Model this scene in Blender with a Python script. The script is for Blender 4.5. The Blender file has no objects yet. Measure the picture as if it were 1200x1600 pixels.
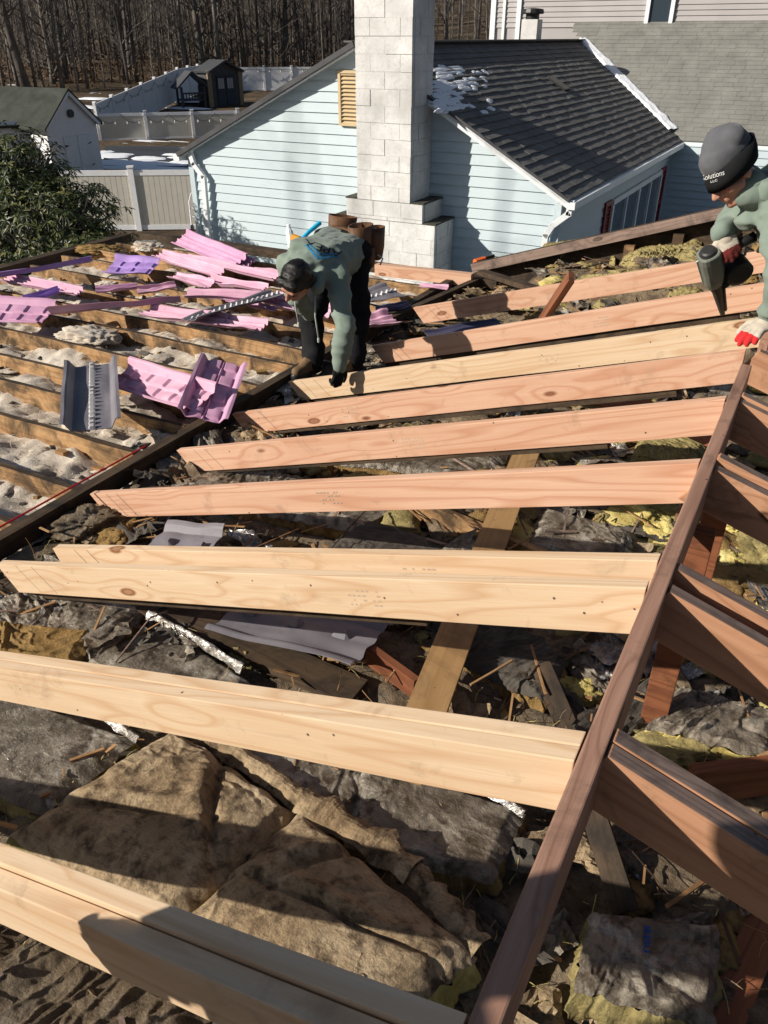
import bpy, bmesh, math, random
import numpy as np
from mathutils import Vector, Matrix, noise, Quaternion
from mathutils.bvhtree import BVHTree
random.seed(7)
S = bpy.context.scene
C = S.collection
rad = math.radians

# ------------------------------------------------------------------ camera
F = 1220.0
PITCH = math.atan(743 / F)
YAW = math.atan(771 / math.hypot(F, 743))
cd = bpy.data.cameras.new('camera'); cam = bpy.data.objects.new('camera', cd); C.objects.link(cam)
S.camera = cam
cd.sensor_fit = 'VERTICAL'; cd.sensor_height = 36.0; cd.sensor_width = 27.0
cd.lens = F / 1600 * 36.0
cd.clip_start = 0.02; cd.clip_end = 3000
cam.rotation_euler = (math.pi / 2 - PITCH, 0, YAW)
cam.location = (0, 0, 0)
S.render.resolution_x = 768; S.render.resolution_y = 1024

# ------------------------------------------------------------------ light
SUN = Vector((-1.0, -1.05, 0.73)).normalized()
EXPO = 0.36
W = bpy.data.worlds.new('World'); S.world = W; W.use_nodes = True
wn = W.node_tree; bg = wn.nodes['Background']
sky = wn.nodes.new('ShaderNodeTexSky'); sky.sky_type = 'NISHITA'; sky.sun_disc = False
sky.sun_elevation = math.asin(SUN.z); sky.sun_rotation = math.atan2(SUN.x, SUN.y)
wn.links.new(sky.outputs[0], bg.inputs[0]); bg.inputs[1].default_value = 0.052
ld = bpy.data.lights.new('sun', 'SUN'); ld.energy = 5.0; ld.angle = rad(0.55); ld.color = (1.0, 0.93, 0.82)
lo = bpy.data.objects.new('sun', ld); C.objects.link(lo)
lo.rotation_euler = (-SUN).to_track_quat('-Z', 'Y').to_euler()
S.view_settings.view_transform = 'Standard'; S.view_settings.look = 'None'
S.view_settings.exposure = EXPO; S.view_settings.gamma = 1.0
S.render.engine = 'CYCLES'

# ------------------------------------------------------------------ survey: sight lines of the photo -> points on known planes
_R = Vector((math.cos(YAW), math.sin(YAW), 0)); _H = Vector((-math.sin(YAW), math.cos(YAW), 0))
_FW = _H * math.cos(PITCH) - Vector((0, 0, 1)) * math.sin(PITCH)
_UP = _H * math.sin(PITCH) + Vector((0, 0, 1)) * math.cos(PITCH)
def ray(x, y): return _R * ((x - 600) / F) - _UP * ((y - 800) / F) + _FW
def onZ(x, y, z): r = ray(x, y); return r * (z / r.z)
def onY(x, y, Y): r = ray(x, y); return r * (Y / r.y)
def onX(x, y, X): r = ray(x, y); return r * (X / r.x)
def dep(x, y, d): return ray(x, y) * d
def terrain(x, y):
    d = math.hypot(x, y)
    ks = [(0, -5.2), (50, -5.2), (66, -3.9), (75, -3.8), (95, -3.2), (130, 1), (200, 13), (420, 40), (3000, 60)]
    for (a, za), (b, zb) in zip(ks, ks[1:]):
        if d <= b: return za + (zb - za) * (d - a) / (b - a)
    return 60
def onG(x, y):
    r = ray(x, y); t = 5.0
    while t < 600:
        p = r * t
        if p.z < terrain(p.x, p.y): return Vector((p.x, p.y, terrain(p.x, p.y)))
        t += 0.1
    return p
def hat(x, y, g):                     # height of pixel above ground point g (same distance)
    r = ray(x, y); k = math.hypot(g.x, g.y) / math.hypot(r.x, r.y)
    return r.z * k - g.z

# ------------------------------------------------------------------ materials
class NT:
    def __init__(s, name, rough=0.8, spec=0.3):
        s.m = bpy.data.materials.new(name); s.m.use_nodes = True
        s.t = s.m.node_tree; s.b = s.t.nodes['Principled BSDF']
        s.b.inputs['Roughness'].default_value = rough
        s.b.inputs['Specular IOR Level'].default_value = spec
        tc = s.t.nodes.new('ShaderNodeTexCoord'); oi = s.t.nodes.new('ShaderNodeObjectInfo')
        ml = s.t.nodes.new('ShaderNodeMath'); ml.operation = 'MULTIPLY'; ml.inputs[1].default_value = 37.0
        s.l(oi.outputs['Random'], ml.inputs[0])
        ad = s.t.nodes.new('ShaderNodeVectorMath'); ad.operation = 'ADD'
        s.l(tc.outputs['Object'], ad.inputs[0]); s.l(ml.outputs[0], ad.inputs[1])
        s.co = ad.outputs[0]; s.rnd = oi.outputs['Random']; s.tc = tc
    def l(s, a, b): s.t.links.new(a, b)
    def sc(s, v, co=None):
        n = s.t.nodes.new('ShaderNodeVectorMath'); n.operation = 'MULTIPLY'
        s.l(co or s.co, n.inputs[0]); n.inputs[1].default_value = v; return n.outputs[0]
    def noise(s, scale, det=4, rough=0.55, dist=0.0, co=None):
        n = s.t.nodes.new('ShaderNodeTexNoise'); n.inputs['Scale'].default_value = scale
        n.inputs['Detail'].default_value = det; n.inputs['Roughness'].default_value = rough
        n.inputs['Distortion'].default_value = dist
        s.l(co or s.co, n.inputs['Vector']); return n.outputs['Fac']
    def vor(s, scale, co=None, feat='F1', out='Distance'):
        n = s.t.nodes.new('ShaderNodeTexVoronoi'); n.feature = feat
        n.inputs['Scale'].default_value = scale; s.l(co or s.co, n.inputs['Vector']); return n.outputs[out]
    def wave(s, scale, dist, det=2, ds=1.0, co=None, axis='Z'):
        n = s.t.nodes.new('ShaderNodeTexWave'); n.bands_direction = axis
        n.inputs['Scale'].default_value = scale; n.inputs['Distortion'].default_value = dist
        n.inputs['Detail'].default_value = det; n.inputs['Detail Scale'].default_value = ds
        s.l(co or s.co, n.inputs['Vector']); return n.outputs['Fac']
    def ramp(s, fac, stops):
        n = s.t.nodes.new('ShaderNodeValToRGB'); e = n.color_ramp.elements
        while len(e) < len(stops): e.new(0.5)
        for k, (p, c) in enumerate(stops):
            e[k].position = p; e[k].color = (c, c, c, 1) if isinstance(c, (int, float)) else (*c, 1)
        s.l(fac, n.inputs[0]); return n.outputs[0]
    def mix(s, fac, a, b, mode='MIX'):
        n = s.t.nodes.new('ShaderNodeMix'); n.data_type = 'RGBA'; n.blend_type = mode
        if isinstance(fac, (int, float)): n.inputs[0].default_value = fac
        else: s.l(fac, n.inputs[0])
        for v, i in ((a, 6), (b, 7)):
            if isinstance(v, tuple): n.inputs[i].default_value = (*v, 1)
            else: s.l(v, n.inputs[i])
        return n.outputs[2]
    def math(s, op, a, b=0.0):
        n = s.t.nodes.new('ShaderNodeMath'); n.operation = op
        for v, i in ((a, 0), (b, 1)):
            if isinstance(v, (int, float)): n.inputs[i].default_value = v
            else: s.l(v, n.inputs[i])
        return n.outputs[0]
    def col(s, c):
        if isinstance(c, tuple): s.b.inputs['Base Color'].default_value = (*c, 1)
        else: s.l(c, s.b.inputs['Base Color'])
    def bump(s, h, strength=0.5, dist=0.01):
        n = s.t.nodes.new('ShaderNodeBump'); n.inputs['Strength'].default_value = strength
        n.inputs['Distance'].default_value = dist; s.l(h, n.inputs['Height'])
        s.l(n.outputs[0], s.b.inputs['Normal'])
    def rough(s, sock): s.l(sock, s.b.inputs['Roughness'])

MT = {}
def wood(name, light, mid, dark, knot, rough=0.65, dirt=0.0, dirtcol=(0.03, 0.022, 0.015), nails=True, ring=17.0, knots=0.115, gc=0.8):
    n = NT(name, rough, 0.25)
    kco = n.sc((2.2, 5.5, 5.5)); kv = n.vor(1.0, co=kco); kc = n.vor(1.0, co=kco, out='Color')
    gate = n.ramp(kc, [(0.38, 0.0), (0.40, 1.0)])
    halo = n.math('MULTIPLY', n.ramp(kv, [(0.0, 1.0), (0.42, 0.0)]), gate)
    warp = n.noise(1.3, 2.5, 0.45, co=n.sc((0.22, 3.2, 3.2)))
    fld = n.math('ADD', n.math('MULTIPLY', warp, ring), n.math('MULTIPLY', halo, 1.6))
    fr_ = n.math('FRACT', fld)
    line = n.ramp(fr_, [(0.0, 0.25), (0.55, 0.05), (0.86, 1.0), (1.0, 0.25)])
    fine = n.noise(1.0, 5, 0.7, co=n.sc((5, 210, 210)))
    med = n.noise(1.0, 4, 0.6, co=n.sc((1.2, 38, 38)))
    c = n.mix(n.ramp(med, [(0.3, 0.0), (0.7, 1.0)]), light, mid)
    c = n.mix(n.math('MULTIPLY', line, gc), c, dark)
    c = n.mix(n.ramp(fine, [(0.42, 0.0), (0.75, 0.4)]), c, dark)
    big = n.noise(1.5, 4, co=n.sc((0.8, 3, 3)))
    c = n.mix(n.ramp(big, [(0.45, 0.0), (0.75, 0.35)]), c, dark)
    kk = n.math('MULTIPLY', n.ramp(kv, [(0.0, 0.9), (knots * 0.35, 0.6), (knots * 0.7, 1.0), (knots, 0.0)]), gate)
    c = n.mix(kk, c, knot)
    if nails:
        nco = n.sc((16, 16, 16)); nv = n.vor(1.0, co=nco); ng = n.vor(1.0, co=nco, out='Color')
        c = n.mix(n.math('MULTIPLY', n.ramp(nv, [(0.0, 0.9), (0.05, 0.9), (0.075, 0.0)]), n.ramp(ng, [(0.62, 0.0), (0.63, 1.0)])), c, (0.05, 0.035, 0.028))
    sm = n.noise(3.0, 7, 0.7, 0.8, co=n.sc((0.7, 2.2, 2.2)))
    c = n.mix(n.ramp(sm, [(0.60, 0.0), (0.78, 0.35)]), c, (dark[0] * .45, dark[1] * .45, dark[2] * .5))
    if dirt:
        dn = n.noise(5.0, 8, 0.68, 0.6)
        c = n.mix(n.ramp(dn, [(0.62 - dirt * 0.35, 0.0), (0.80 - dirt * 0.3, 0.9)]), c, dirtcol)
    n.col(c); n.bump(n.math('ADD', fine, n.math('MULTIPLY', line, 0.3)), 0.3, 0.002)
    MT[name] = n.m
wood('pine', (0.68, 0.53, 0.375), (0.63, 0.47, 0.31), (0.52, 0.33, 0.19), (0.22, 0.085, 0.03), dirt=0.12, dirtcol=(0.36, 0.25, 0.16))
wood('fir', (0.66, 0.44, 0.315), (0.60, 0.37, 0.25), (0.47, 0.235, 0.14), (0.20, 0.075, 0.035), dirt=0.12, dirtcol=(0.34, 0.2, 0.13))
wood('old_joist', (0.52, 0.33, 0.165), (0.44, 0.255, 0.115), (0.27, 0.14, 0.06), (0.06, 0.025, 0.012), dirt=0.66, dirtcol=(0.035, 0.024, 0.015))
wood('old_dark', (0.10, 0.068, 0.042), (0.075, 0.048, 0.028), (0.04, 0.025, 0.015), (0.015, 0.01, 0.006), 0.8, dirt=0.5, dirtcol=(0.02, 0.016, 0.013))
wood('ridge_brown', (0.43, 0.26, 0.185), (0.36, 0.20, 0.14), (0.24, 0.125, 0.085), (0.05, 0.02, 0.012), 0.5, dirt=0.25, dirtcol=(0.15, 0.09, 0.07), nails=True)
wood('old_rafter', (0.52, 0.29, 0.175), (0.45, 0.235, 0.135), (0.30, 0.145, 0.08), (0.07, 0.03, 0.015), 0.6, dirt=0.2, dirtcol=(0.14, 0.08, 0.05))
wood('weathered_top', (0.31, 0.225, 0.185), (0.25, 0.175, 0.14), (0.15, 0.10, 0.08), (0.05, 0.035, 0.025), 0.75, dirt=0.4, dirtcol=(0.06, 0.045, 0.04))
wood('red_post', (0.27, 0.105, 0.05), (0.21, 0.075, 0.034), (0.12, 0.04, 0.02), (0.05, 0.02, 0.01), 0.6, dirt=0.2)
wood('plank_tan', (0.40, 0.25, 0.115), (0.35, 0.21, 0.09), (0.28, 0.16, 0.065), (0.12, 0.06, 0.025), 0.55, dirt=0.3, dirtcol=(0.17, 0.10, 0.05))

def blotch(name, stops, scale=3, det=8, rough=0.8, spec=0.2, bscale=40, bstr=0.5, bdist=0.01, extra=None, dist=0.5, coord=None):
    n = NT(name, rough, spec)
    c = n.ramp(n.noise(scale, det, 0.62, dist), stops)
    if extra: c = n.mix(n.ramp(n.noise(extra[0], 6, 0.65, 0.3), [(extra[1], 0.0), (extra[2], 1.0)]), c, extra[3])
    if name in ('kraft', 'foil_dirty', 'bed', 'felt'):
        c = n.mix(n.ramp(n.noise(1.0, 5, 0.75, 1.2, co=n.sc((40, 150, 90))), [(0.50, 0.0), (0.68, 0.6)]), c, (0.06, 0.042, 0.026))
    n.col(c)
    if bstr: n.bump(n.noise(bscale, 8, 0.7), bstr, bdist)
    if name == 'foil_dirty': n.b.inputs['Metallic'].default_value = 0.25; n.b.inputs['Roughness'].default_value = 0.38
    MT[name] = n.m; return n
blotch('bed', [(0.25, (0.05, 0.037, 0.025)), (0.42, (0.15, 0.11, 0.072)), (0.55, (0.24, 0.185, 0.125)), (0.66, (0.17, 0.145, 0.115)), (0.8, (0.36, 0.29, 0.19))], 7, 10, 0.9, 0.1, 60, 0.9, 0.02, (22, 0.55, 0.7, (0.05, 0.037, 0.027)))
blotch('kraft', [(0.3, (0.22, 0.15, 0.085)), (0.5, (0.38, 0.28, 0.17)), (0.7, (0.54, 0.42, 0.275))], 5, 10, 0.85, 0.15, 45, 0.9, 0.012, (17, 0.47, 0.66, (0.085, 0.058, 0.037)))
blotch('foil_dirty', [(0.25, (0.06, 0.048, 0.034)), (0.43, (0.17, 0.14, 0.105)), (0.57, (0.31, 0.27, 0.215)), (0.72, (0.60, 0.56, 0.49))], 7, 12, 0.5, 0.5, 40, 0.8, 0.012, (16, 0.48, 0.62, (0.075, 0.055, 0.036)))
n = NT('foil_bright', 0.32, 0.5); n.b.inputs['Metallic'].default_value = 0.55
n.col(n.ramp(n.noise(9, 8, 0.65), [(0.35, (0.09, 0.075, 0.06)), (0.5, (0.3, 0.28, 0.26)), (0.7, (0.62, 0.61, 0.6))])); n.bump(n.noise(35, 5, 0.6, 0.8), 0.7, 0.012); MT['foil_bright'] = n.m
blotch('felt', [(0.3, (0.035, 0.031, 0.027)), (0.6, (0.10, 0.087, 0.072)), (0.8, (0.21, 0.18, 0.15))], 6, 8, 0.8, 0.25, 50, 0.6, 0.01)
blotch('fibre_yellow', [(0.3, (0.34, 0.265, 0.09)), (0.5, (0.60, 0.49, 0.17)), (0.7, (0.74, 0.65, 0.31))], 9, 8, 0.95, 0.05, 90, 0.9, 0.012, (7, 0.6, 0.75, (0.17, 0.125, 0.05)))
blotch('fibre_olive', [(0.3, (0.15, 0.12, 0.05)), (0.5, (0.34, 0.275, 0.12)), (0.75, (0.52, 0.44, 0.21))], 9, 8, 0.95, 0.05, 90, 0.9, 0.012, (9, 0.52, 0.7, (0.075, 0.055, 0.03)))
blotch('fibre_brown', [(0.3, (0.13, 0.08, 0.03)), (0.5, (0.30, 0.19, 0.075)), (0.75, (0.42, 0.29, 0.13))], 9, 8, 0.95, 0.05, 90, 0.9, 0.012, (9, 0.52, 0.7, (0.08, 0.05, 0.025)))
blotch('blown', [(0.25, (0.22, 0.165, 0.12)), (0.42, (0.46, 0.39, 0.315)), (0.6, (0.60, 0.535, 0.455)), (0.85, (0.68, 0.63, 0.57))], 6, 10, 0.95, 0.05, 80, 0.6, 0.01, (4, 0.58, 0.70, (0.16, 0.105, 0.06)))
blotch('chip_wood', [(0.3, (0.12, 0.06, 0.028)), (0.5, (0.30, 0.165, 0.075)), (0.7, (0.42, 0.26, 0.13))], 4, 4, 0.8, 0.2, 60, 0.3)
def plastic(name, a, b, rough=0.55, spec=0.3):
    n = NT(name, rough, spec)
    c = n.mix(n.ramp(n.noise(5, 6), [(0.35, 0.0), (0.7, 1.0)]), a, b)
    c = n.mix(n.ramp(n.noise(14, 8, 0.7), [(0.58, 0.0), (0.78, 0.55)]), c, (a[0] * .4, a[1] * .4, a[2] * .4))
    n.col(c); n.bump(n.noise(30, 4), 0.15, 0.004); MT[name] = n.m
plastic('pink_foam', (0.60, 0.32, 0.44), (0.68, 0.43, 0.53))
plastic('mauve_foam', (0.53, 0.27, 0.42), (0.60, 0.36, 0.50))
plastic('peg_grey', (0.45, 0.44, 0.44), (0.52, 0.5, 0.5))
plastic('lavender_foam', (0.36, 0.22, 0.56), (0.44, 0.29, 0.62))
plastic('grey_foam', (0.155, 0.145, 0.165), (0.205, 0.19, 0.21))
plastic('navy_foam', (0.05, 0.05, 0.10), (0.07, 0.07, 0.13))
plastic('red_line', (0.45, 0.01, 0.02), (0.5, 0.02, 0.03), 0.6)
plastic('orange_plastic', (0.75, 0.14, 0.03), (0.8, 0.17, 0.04))
plastic('amber_plastic', (0.55, 0.25, 0.03), (0.6, 0.3, 0.04))
plastic('cyan_plastic', (0.02, 0.42, 0.70), (0.03, 0.48, 0.76))
plastic('black_plastic', (0.018, 0.018, 0.019), (0.028, 0.027, 0.027), 0.4)
plastic('tool_green', (0.14, 0.155, 0.13), (0.19, 0.205, 0.175), 0.45)
plastic('white_vinyl', (0.72, 0.72, 0.74), (0.78, 0.78, 0.79), 0.45)
plastic('tan_vinyl', (0.53, 0.50, 0.435), (0.57, 0.54, 0.47), 0.5)
plastic('white_trim', (0.68, 0.71, 0.73), (0.76, 0.78, 0.79), 0.45)
plastic('red_shutter', (0.20, 0.017, 0.017), (0.24, 0.022, 0.02), 0.5)
plastic('vent_tan', (0.50, 0.385, 0.23), (0.56, 0.435, 0.265), 0.6)
plastic('steel', (0.45, 0.45, 0.46), (0.55, 0.55, 0.55), 0.3)
n = NT('siding_blue', 0.55, 0.3)
c = n.mix(n.ramp(n.noise(0.8, 6, 0.6), [(0.35, 0.0), (0.7, 1.0)]), (0.45, 0.53, 0.57), (0.505, 0.58, 0.61))
c = n.mix(n.ramp(n.noise(1.0, 8, 0.7, co=n.sc((3, 3, 14))), [(0.55, 0.0), (0.8, 0.35)]), c, (0.30, 0.38, 0.42))
n.col(c); n.bump(n.noise(1, 4, co=n.sc((4, 60, 60))), 0.2, 0.004); MT['siding_blue'] = n.m
n = NT('siding_grey', 0.6, 0.3); n.col(n.mix(n.ramp(n.noise(1.2, 5), [(0.35, 0.0), (0.7, 1.0)]), (0.33, 0.31, 0.31), (0.38, 0.36, 0.355))); MT['siding_grey'] = n.m
n = NT('shingle_black', 0.85, 0.25)
c = n.ramp(n.noise(3, 6, 0.6), [(0.3, (0.105, 0.104, 0.102)), (0.55, (0.14, 0.138, 0.135)), (0.8, (0.18, 0.178, 0.174))])
n.col(n.mix(n.ramp(n.noise(150, 2), [(0.5, 0.0), (0.75, 0.5)]), c, (0.16, 0.15, 0.14))); n.bump(n.noise(120, 3), 0.5, 0.006); MT['shingle_black'] = n.m
n = NT('shingle_grey', 0.85, 0.2)
c = n.ramp(n.noise(2, 8, 0.7), [(0.3, (0.16, 0.157, 0.142)), (0.55, (0.225, 0.22, 0.20)), (0.8, (0.29, 0.283, 0.262))])
n.col(n.mix(n.ramp(n.noise(90, 2), [(0.5, 0.0), (0.75, 0.4)]), c, (0.08, 0.078, 0.072))); n.bump(n.noise(90, 3), 0.4, 0.006); MT['shingle_grey'] = n.m
n = NT('painted_block', 0.8, 0.2)
c = n.mix(n.ramp(n.noise(1.4, 6, 0.6), [(0.38, 0.0), (0.66, 1.0)]), (0.80, 0.79, 0.775), (0.50, 0.49, 0.475))
c = n.mix(n.ramp(n.noise(16, 10, 0.8), [(0.52, 0.0), (0.68, 0.55)]), c, (0.36, 0.345, 0.325))
c = n.mix(n.ramp(n.noise(28, 8, 0.7), [(0.55, 0.0), (0.7, 0.5)]), c, (0.4, 0.385, 0.365))
bv = n.vor(1.0, co=n.sc((2.46, 2.46, 4.93)), out='Color'); c = n.mix(n.ramp(bv, [(0.2, 0.0), (0.9, 0.35)]), c, (0.5, 0.49, 0.47))
n.col(c); n.bump(n.noise(50, 8, 0.7), 0.6, 0.008); MT['painted_block'] = n.m
blotch('moss_cap', [(0.3, (0.02, 0.02, 0.015)), (0.6, (0.09, 0.085, 0.07)), (0.8, (0.2, 0.19, 0.17))], 8, 8, 0.9)
n = NT('mortar', 0.9, 0.1); n.col((0.56, 0.55, 0.535)); MT['mortar'] = n.m
n = NT('glass', 0.04, 0.5); n.col((0.03, 0.045, 0.06)); n.b.inputs['Metallic'].default_value = 0.0; n.b.inputs['Coat Weight'].default_value = 1.0; MT['glass'] = n.m
n = NT('snow', 0.7, 0.3); n.col((0.82, 0.84, 0.88)); n.bump(n.noise(12, 6), 0.5, 0.03); MT['snow'] = n.m
n = NT('leaf_litter', 0.95, 0.05)
c = n.ramp(n.noise(0.5, 10, 0.72), [(0.3, (0.035, 0.026, 0.019)), (0.5, (0.10, 0.074, 0.05)), (0.68, (0.17, 0.13, 0.09)), (0.85, (0.26, 0.21, 0.155))])
n.col(c); n.bump(n.noise(2.0, 10, 0.7), 0.8, 0.2); MT['leaf_litter'] = n.m
blotch('patio_dark', [(0.3, (0.03, 0.034, 0.042)), (0.6, (0.05, 0.056, 0.066)), (0.8, (0.075, 0.08, 0.09))], 0.7, 6, 0.7, 0.3, 10, 0.3)
n = NT('bark', 0.95, 0.05)
c = n.ramp(n.noise(1.0, 8, 0.7, co=n.sc((6, 6, 0.8))), [(0.3, (0.05, 0.043, 0.039)), (0.5, (0.155, 0.138, 0.125)), (0.75, (0.31, 0.285, 0.265))])
n.col(n.mix(n.ramp(n.rnd, [(0.0, 0.0), (1.0, 0.6)]), c, (0.05, 0.038, 0.03))); n.bump(n.noise(1.0, 6, co=n.sc((12, 12, 1.5))), 0.7, 0.05); MT['bark'] = n.m
n = NT('rhodo_leaf', 0.48, 0.35)
g = n.t.nodes.new('ShaderNodeNewGeometry')
n.col(n.ramp(g.outputs['Random Per Island'], [(0.0, (0.014, 0.024, 0.007)), (0.5, (0.04, 0.055, 0.013)), (0.85, (0.105, 0.115, 0.03)), (1.0, (0.20, 0.18, 0.065))])); MT['rhodo_leaf'] = n.m
n = NT('brown_leaf', 0.8, 0.15)
g = n.t.nodes.new('ShaderNodeNewGeometry')
n.col(n.ramp(g.outputs['Random Per Island'], [(0.0, (0.07, 0.04, 0.022)), (1.0, (0.16, 0.10, 0.06))])); MT['brown_leaf'] = n.m
def cloth(name, c1, c2, bs=260, rough=0.95):
    n = NT(name, rough, 0.08)
    n.col(n.mix(n.ramp(n.noise(6, 6, 0.6), [(0.35, 0.0), (0.7, 1.0)]), c1, c2)); n.bump(n.noise(bs, 3), 0.3, 0.002)
    n.b.inputs['Sheen Weight'].default_value = 0.12 if c1[0] > .05 else 0.0; MT[name] = n.m
cloth('hoodie', (0.165, 0.21, 0.175), (0.205, 0.25, 0.212))
cloth('pants', (0.012, 0.012, 0.014), (0.022, 0.021, 0.023))
cloth('glove_black', (0.012, 0.012, 0.012), (0.02, 0.02, 0.02))
cloth('glove_white', (0.42, 0.37, 0.30), (0.50, 0.45, 0.38))
cloth('glove_red_shaded', (0.12, 0.02, 0.02), (0.17, 0.03, 0.025))  # darker copy of the fingertip red, with shade put into the colour
cloth('glove_red', (0.45, 0.02, 0.025), (0.5, 0.03, 0.03))
cloth('beanie_grey', (0.075, 0.077, 0.088), (0.115, 0.117, 0.128), 200)
cloth('beanie_black', (0.012, 0.013, 0.014), (0.02, 0.02, 0.022), 200)
cloth('cord', (0.33, 0.37, 0.33), (0.4, 0.44, 0.4))
blotch('leather', [(0.3, (0.06, 0.028, 0.013)), (0.6, (0.15, 0.075, 0.036)), (0.85, (0.24, 0.13, 0.066))], 9, 6, 0.6, 0.3, 80, 0.3, 0.003)
blotch('boot_tan', [(0.3, (0.10, 0.06, 0.03)), (0.6, (0.20, 0.125, 0.066)), (0.85, (0.29, 0.2, 0.12))], 12, 6, 0.7, 0.25, 90, 0.3, 0.003)
n = NT('skin', 0.5, 0.4); n.col(n.mix(n.ramp(n.noise(14, 5), [(0.4, 0.0), (0.7, 1.0)]), (0.44, 0.215, 0.145), (0.50, 0.26, 0.18)))
n.b.inputs['Subsurface Weight'].default_value = 0.12; n.b.inputs['Subsurface Radius'].default_value = (0.01, 0.004, 0.002); MT['skin'] = n.m
n = NT('hair', 0.45, 0.3); n.col((0.010, 0.008, 0.007)); n.bump(n.noise(1, 5, co=n.sc((220, 60, 220))), 0.6, 0.004); MT['hair'] = n.m
for nm, cc in (('ink_faint', (0.44, 0.33, 0.245)), ('ink_black', (0.012, 0.013, 0.016)), ('ink_blue', (0.03, 0.19, 0.36)), ('ink_white', (0.7, 0.7, 0.7)), ('ink_brand_blue', (0.02, 0.07, 0.30)), ('ink_grey', (0.06, 0.055, 0.05)), ('ink_red', (0.5, 0.02, 0.03)), ('ink_slate', (0.03, 0.06, 0.085))):
    n = NT(nm, 0.7, 0.2); n.col(cc); MT[nm] = n.m
blotch('shed_roof', [(0.3, (0.03, 0.034, 0.028)), (0.6, (0.055, 0.06, 0.05)), (0.8, (0.09, 0.095, 0.08))], 1.5, 7, 0.9)
plastic('play_dark', (0.05, 0.05, 0.055), (0.07, 0.07, 0.075), 0.6)
plastic('play_tan', (0.22, 0.165, 0.10), (0.27, 0.2, 0.13), 0.7)
plastic('play_navy', (0.022, 0.03, 0.05), (0.03, 0.04, 0.06), 0.5)
plastic('bulb', (0.5, 0.5, 0.48), (0.6, 0.6, 0.56), 0.3)

# ------------------------------------------------------------------ mesh helpers
class MB:
    def __init__(s): s.v = []; s.f = []; s.m = []
    def add(s, vs, fs, mi=0):
        b = len(s.v); s.v += [tuple(p) for p in vs]; s.f += [tuple(i + b for i in q) for q in fs]; s.m += [mi] * len(fs)
    def quad(s, a, b, c, d, mi=0): s.add([a, b, c, d], [(0, 1, 2, 3)], mi)
    def box(s, c, size, M=None, mi=0):
        hx, hy, hz = size[0] / 2, size[1] / 2, size[2] / 2
        vs = [Vector((x * hx, y * hy, z * hz)) for x in (-1, 1) for y in (-1, 1) for z in (-1, 1)]
        if M: vs = [M @ v for v in vs]
        c = Vector(c); vs = [v + c for v in vs]
        s.add(vs, [(0, 1, 3, 2), (4, 6, 7, 5), (0, 4, 5, 1), (2, 3, 7, 6), (0, 2, 6, 4), (1, 5, 7, 3)], mi)
    def bar(s, a, b, w, h, mi=0, up=(0, 0, 1)):
        a = Vector(a); b = Vector(b); s.box((a + b) / 2, ((b - a).length, w, h), frame(b - a, up), mi)
    def tube(s, pts, r, k=8, mi=0, cap=True):
        pts = [Vector(p) for p in pts]; n = len(pts); rings = []
        rr = r if isinstance(r, (list, tuple)) else [r] * n
        for i, p in enumerate(pts):
            t = (pts[min(i + 1, n - 1)] - pts[max(i - 1, 0)]); t = t.normalized() if t.length > 1e-9 else Vector((0, 0, 1))
            u = t.orthogonal().normalized() if i == 0 else (u - t * u.dot(t))
            u = u.normalized() if u.length > 1e-6 else t.orthogonal().normalized()
            w = t.cross(u)
            rings.append([p + (u * math.cos(a) + w * math.sin(a)) * rr[i] for a in [2 * math.pi * j / k for j in range(k)]])
        vs = [v for R in rings for v in R]; fs = []
        for i in range(n - 1):
            for j in range(k):
                a = i * k + j; b = i * k + (j + 1) % k; fs.append((a, b, b + k, a + k))
        if cap: fs.append(tuple(range(k - 1, -1, -1))); fs.append(tuple((n - 1) * k + j for j in range(k)))
        s.add(vs, fs, mi)
    def prism(s, poly, h0, h1, fn, mi=0):     # poly list of (u,v); fn(u,v,w)->point
        n = len(poly); vs = [fn(u, v, h0) for u, v in poly] + [fn(u, v, h1) for u, v in poly]
        fs = [tuple(range(n - 1, -1, -1)), tuple(range(n, 2 * n))] + [(i, (i + 1) % n, n + (i + 1) % n, n + i) for i in range(n)]
        s.add(vs, fs, mi)
    def build(s, name, mats, parent=None, loc=None, smooth=False, bevel=0, M=None):
        me = bpy.data.meshes.new(name)
        L = Vector(loc) if loc is not None else Vector((0, 0, 0))
        me.from_pydata([Vector(v) - L for v in s.v], [], s.f); me.update()
        if not isinstance(mats, (list, tuple)): mats = [mats]
        for q in mats: me.materials.append(MT[q])
        me.polygons.foreach_set('material_index', s.m)
        bm = bmesh.new(); bm.from_mesh(me); bmesh.ops.recalc_face_normals(bm, faces=bm.faces)
        if bevel: bmesh.ops.bevel(bm, geom=[e for e in bm.edges if e.calc_face_angle(0) > 0.5], offset=bevel, segments=2, affect='EDGES', profile=0.7)
        bm.to_mesh(me); bm.free()
        if smooth: me.polygons.foreach_set('use_smooth', [True] * len(me.polygons))
        o = bpy.data.objects.new(name, me); C.objects.link(o)
        if parent is not None:
            o.parent = parent
            if loc is None: o.matrix_parent_inverse = Matrix.Translation(-parent.location)
            else: o.location = L - parent.location
        elif loc is not None: o.location = L
        if M is not None: o.matrix_world = M
        return o
def frame(x, up=(0, 0, 1)):
    x = Vector(x).normalized(); up = Vector(up)
    y = up.cross(x)
    if y.length < 1e-4: y = Vector((0, 1, 0)).cross(x)
    y.normalize(); z = x.cross(y)
    return Matrix((x, y, z)).transposed()
def tag(o, label, cat, group=None, kind=None):
    if label: o['label'] = label
    if cat: o['category'] = cat
    if group: o['group'] = group
    if kind: o['kind'] = kind
    return o
def thing(name, loc, label, cat, group=None):
    o = bpy.data.objects.new(name, None); C.objects.link(o); o.location = loc; o.empty_display_size = 0.2
    return tag(o, label, cat, group)
def structure(o): o['kind'] = 'structure'; return o
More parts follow.
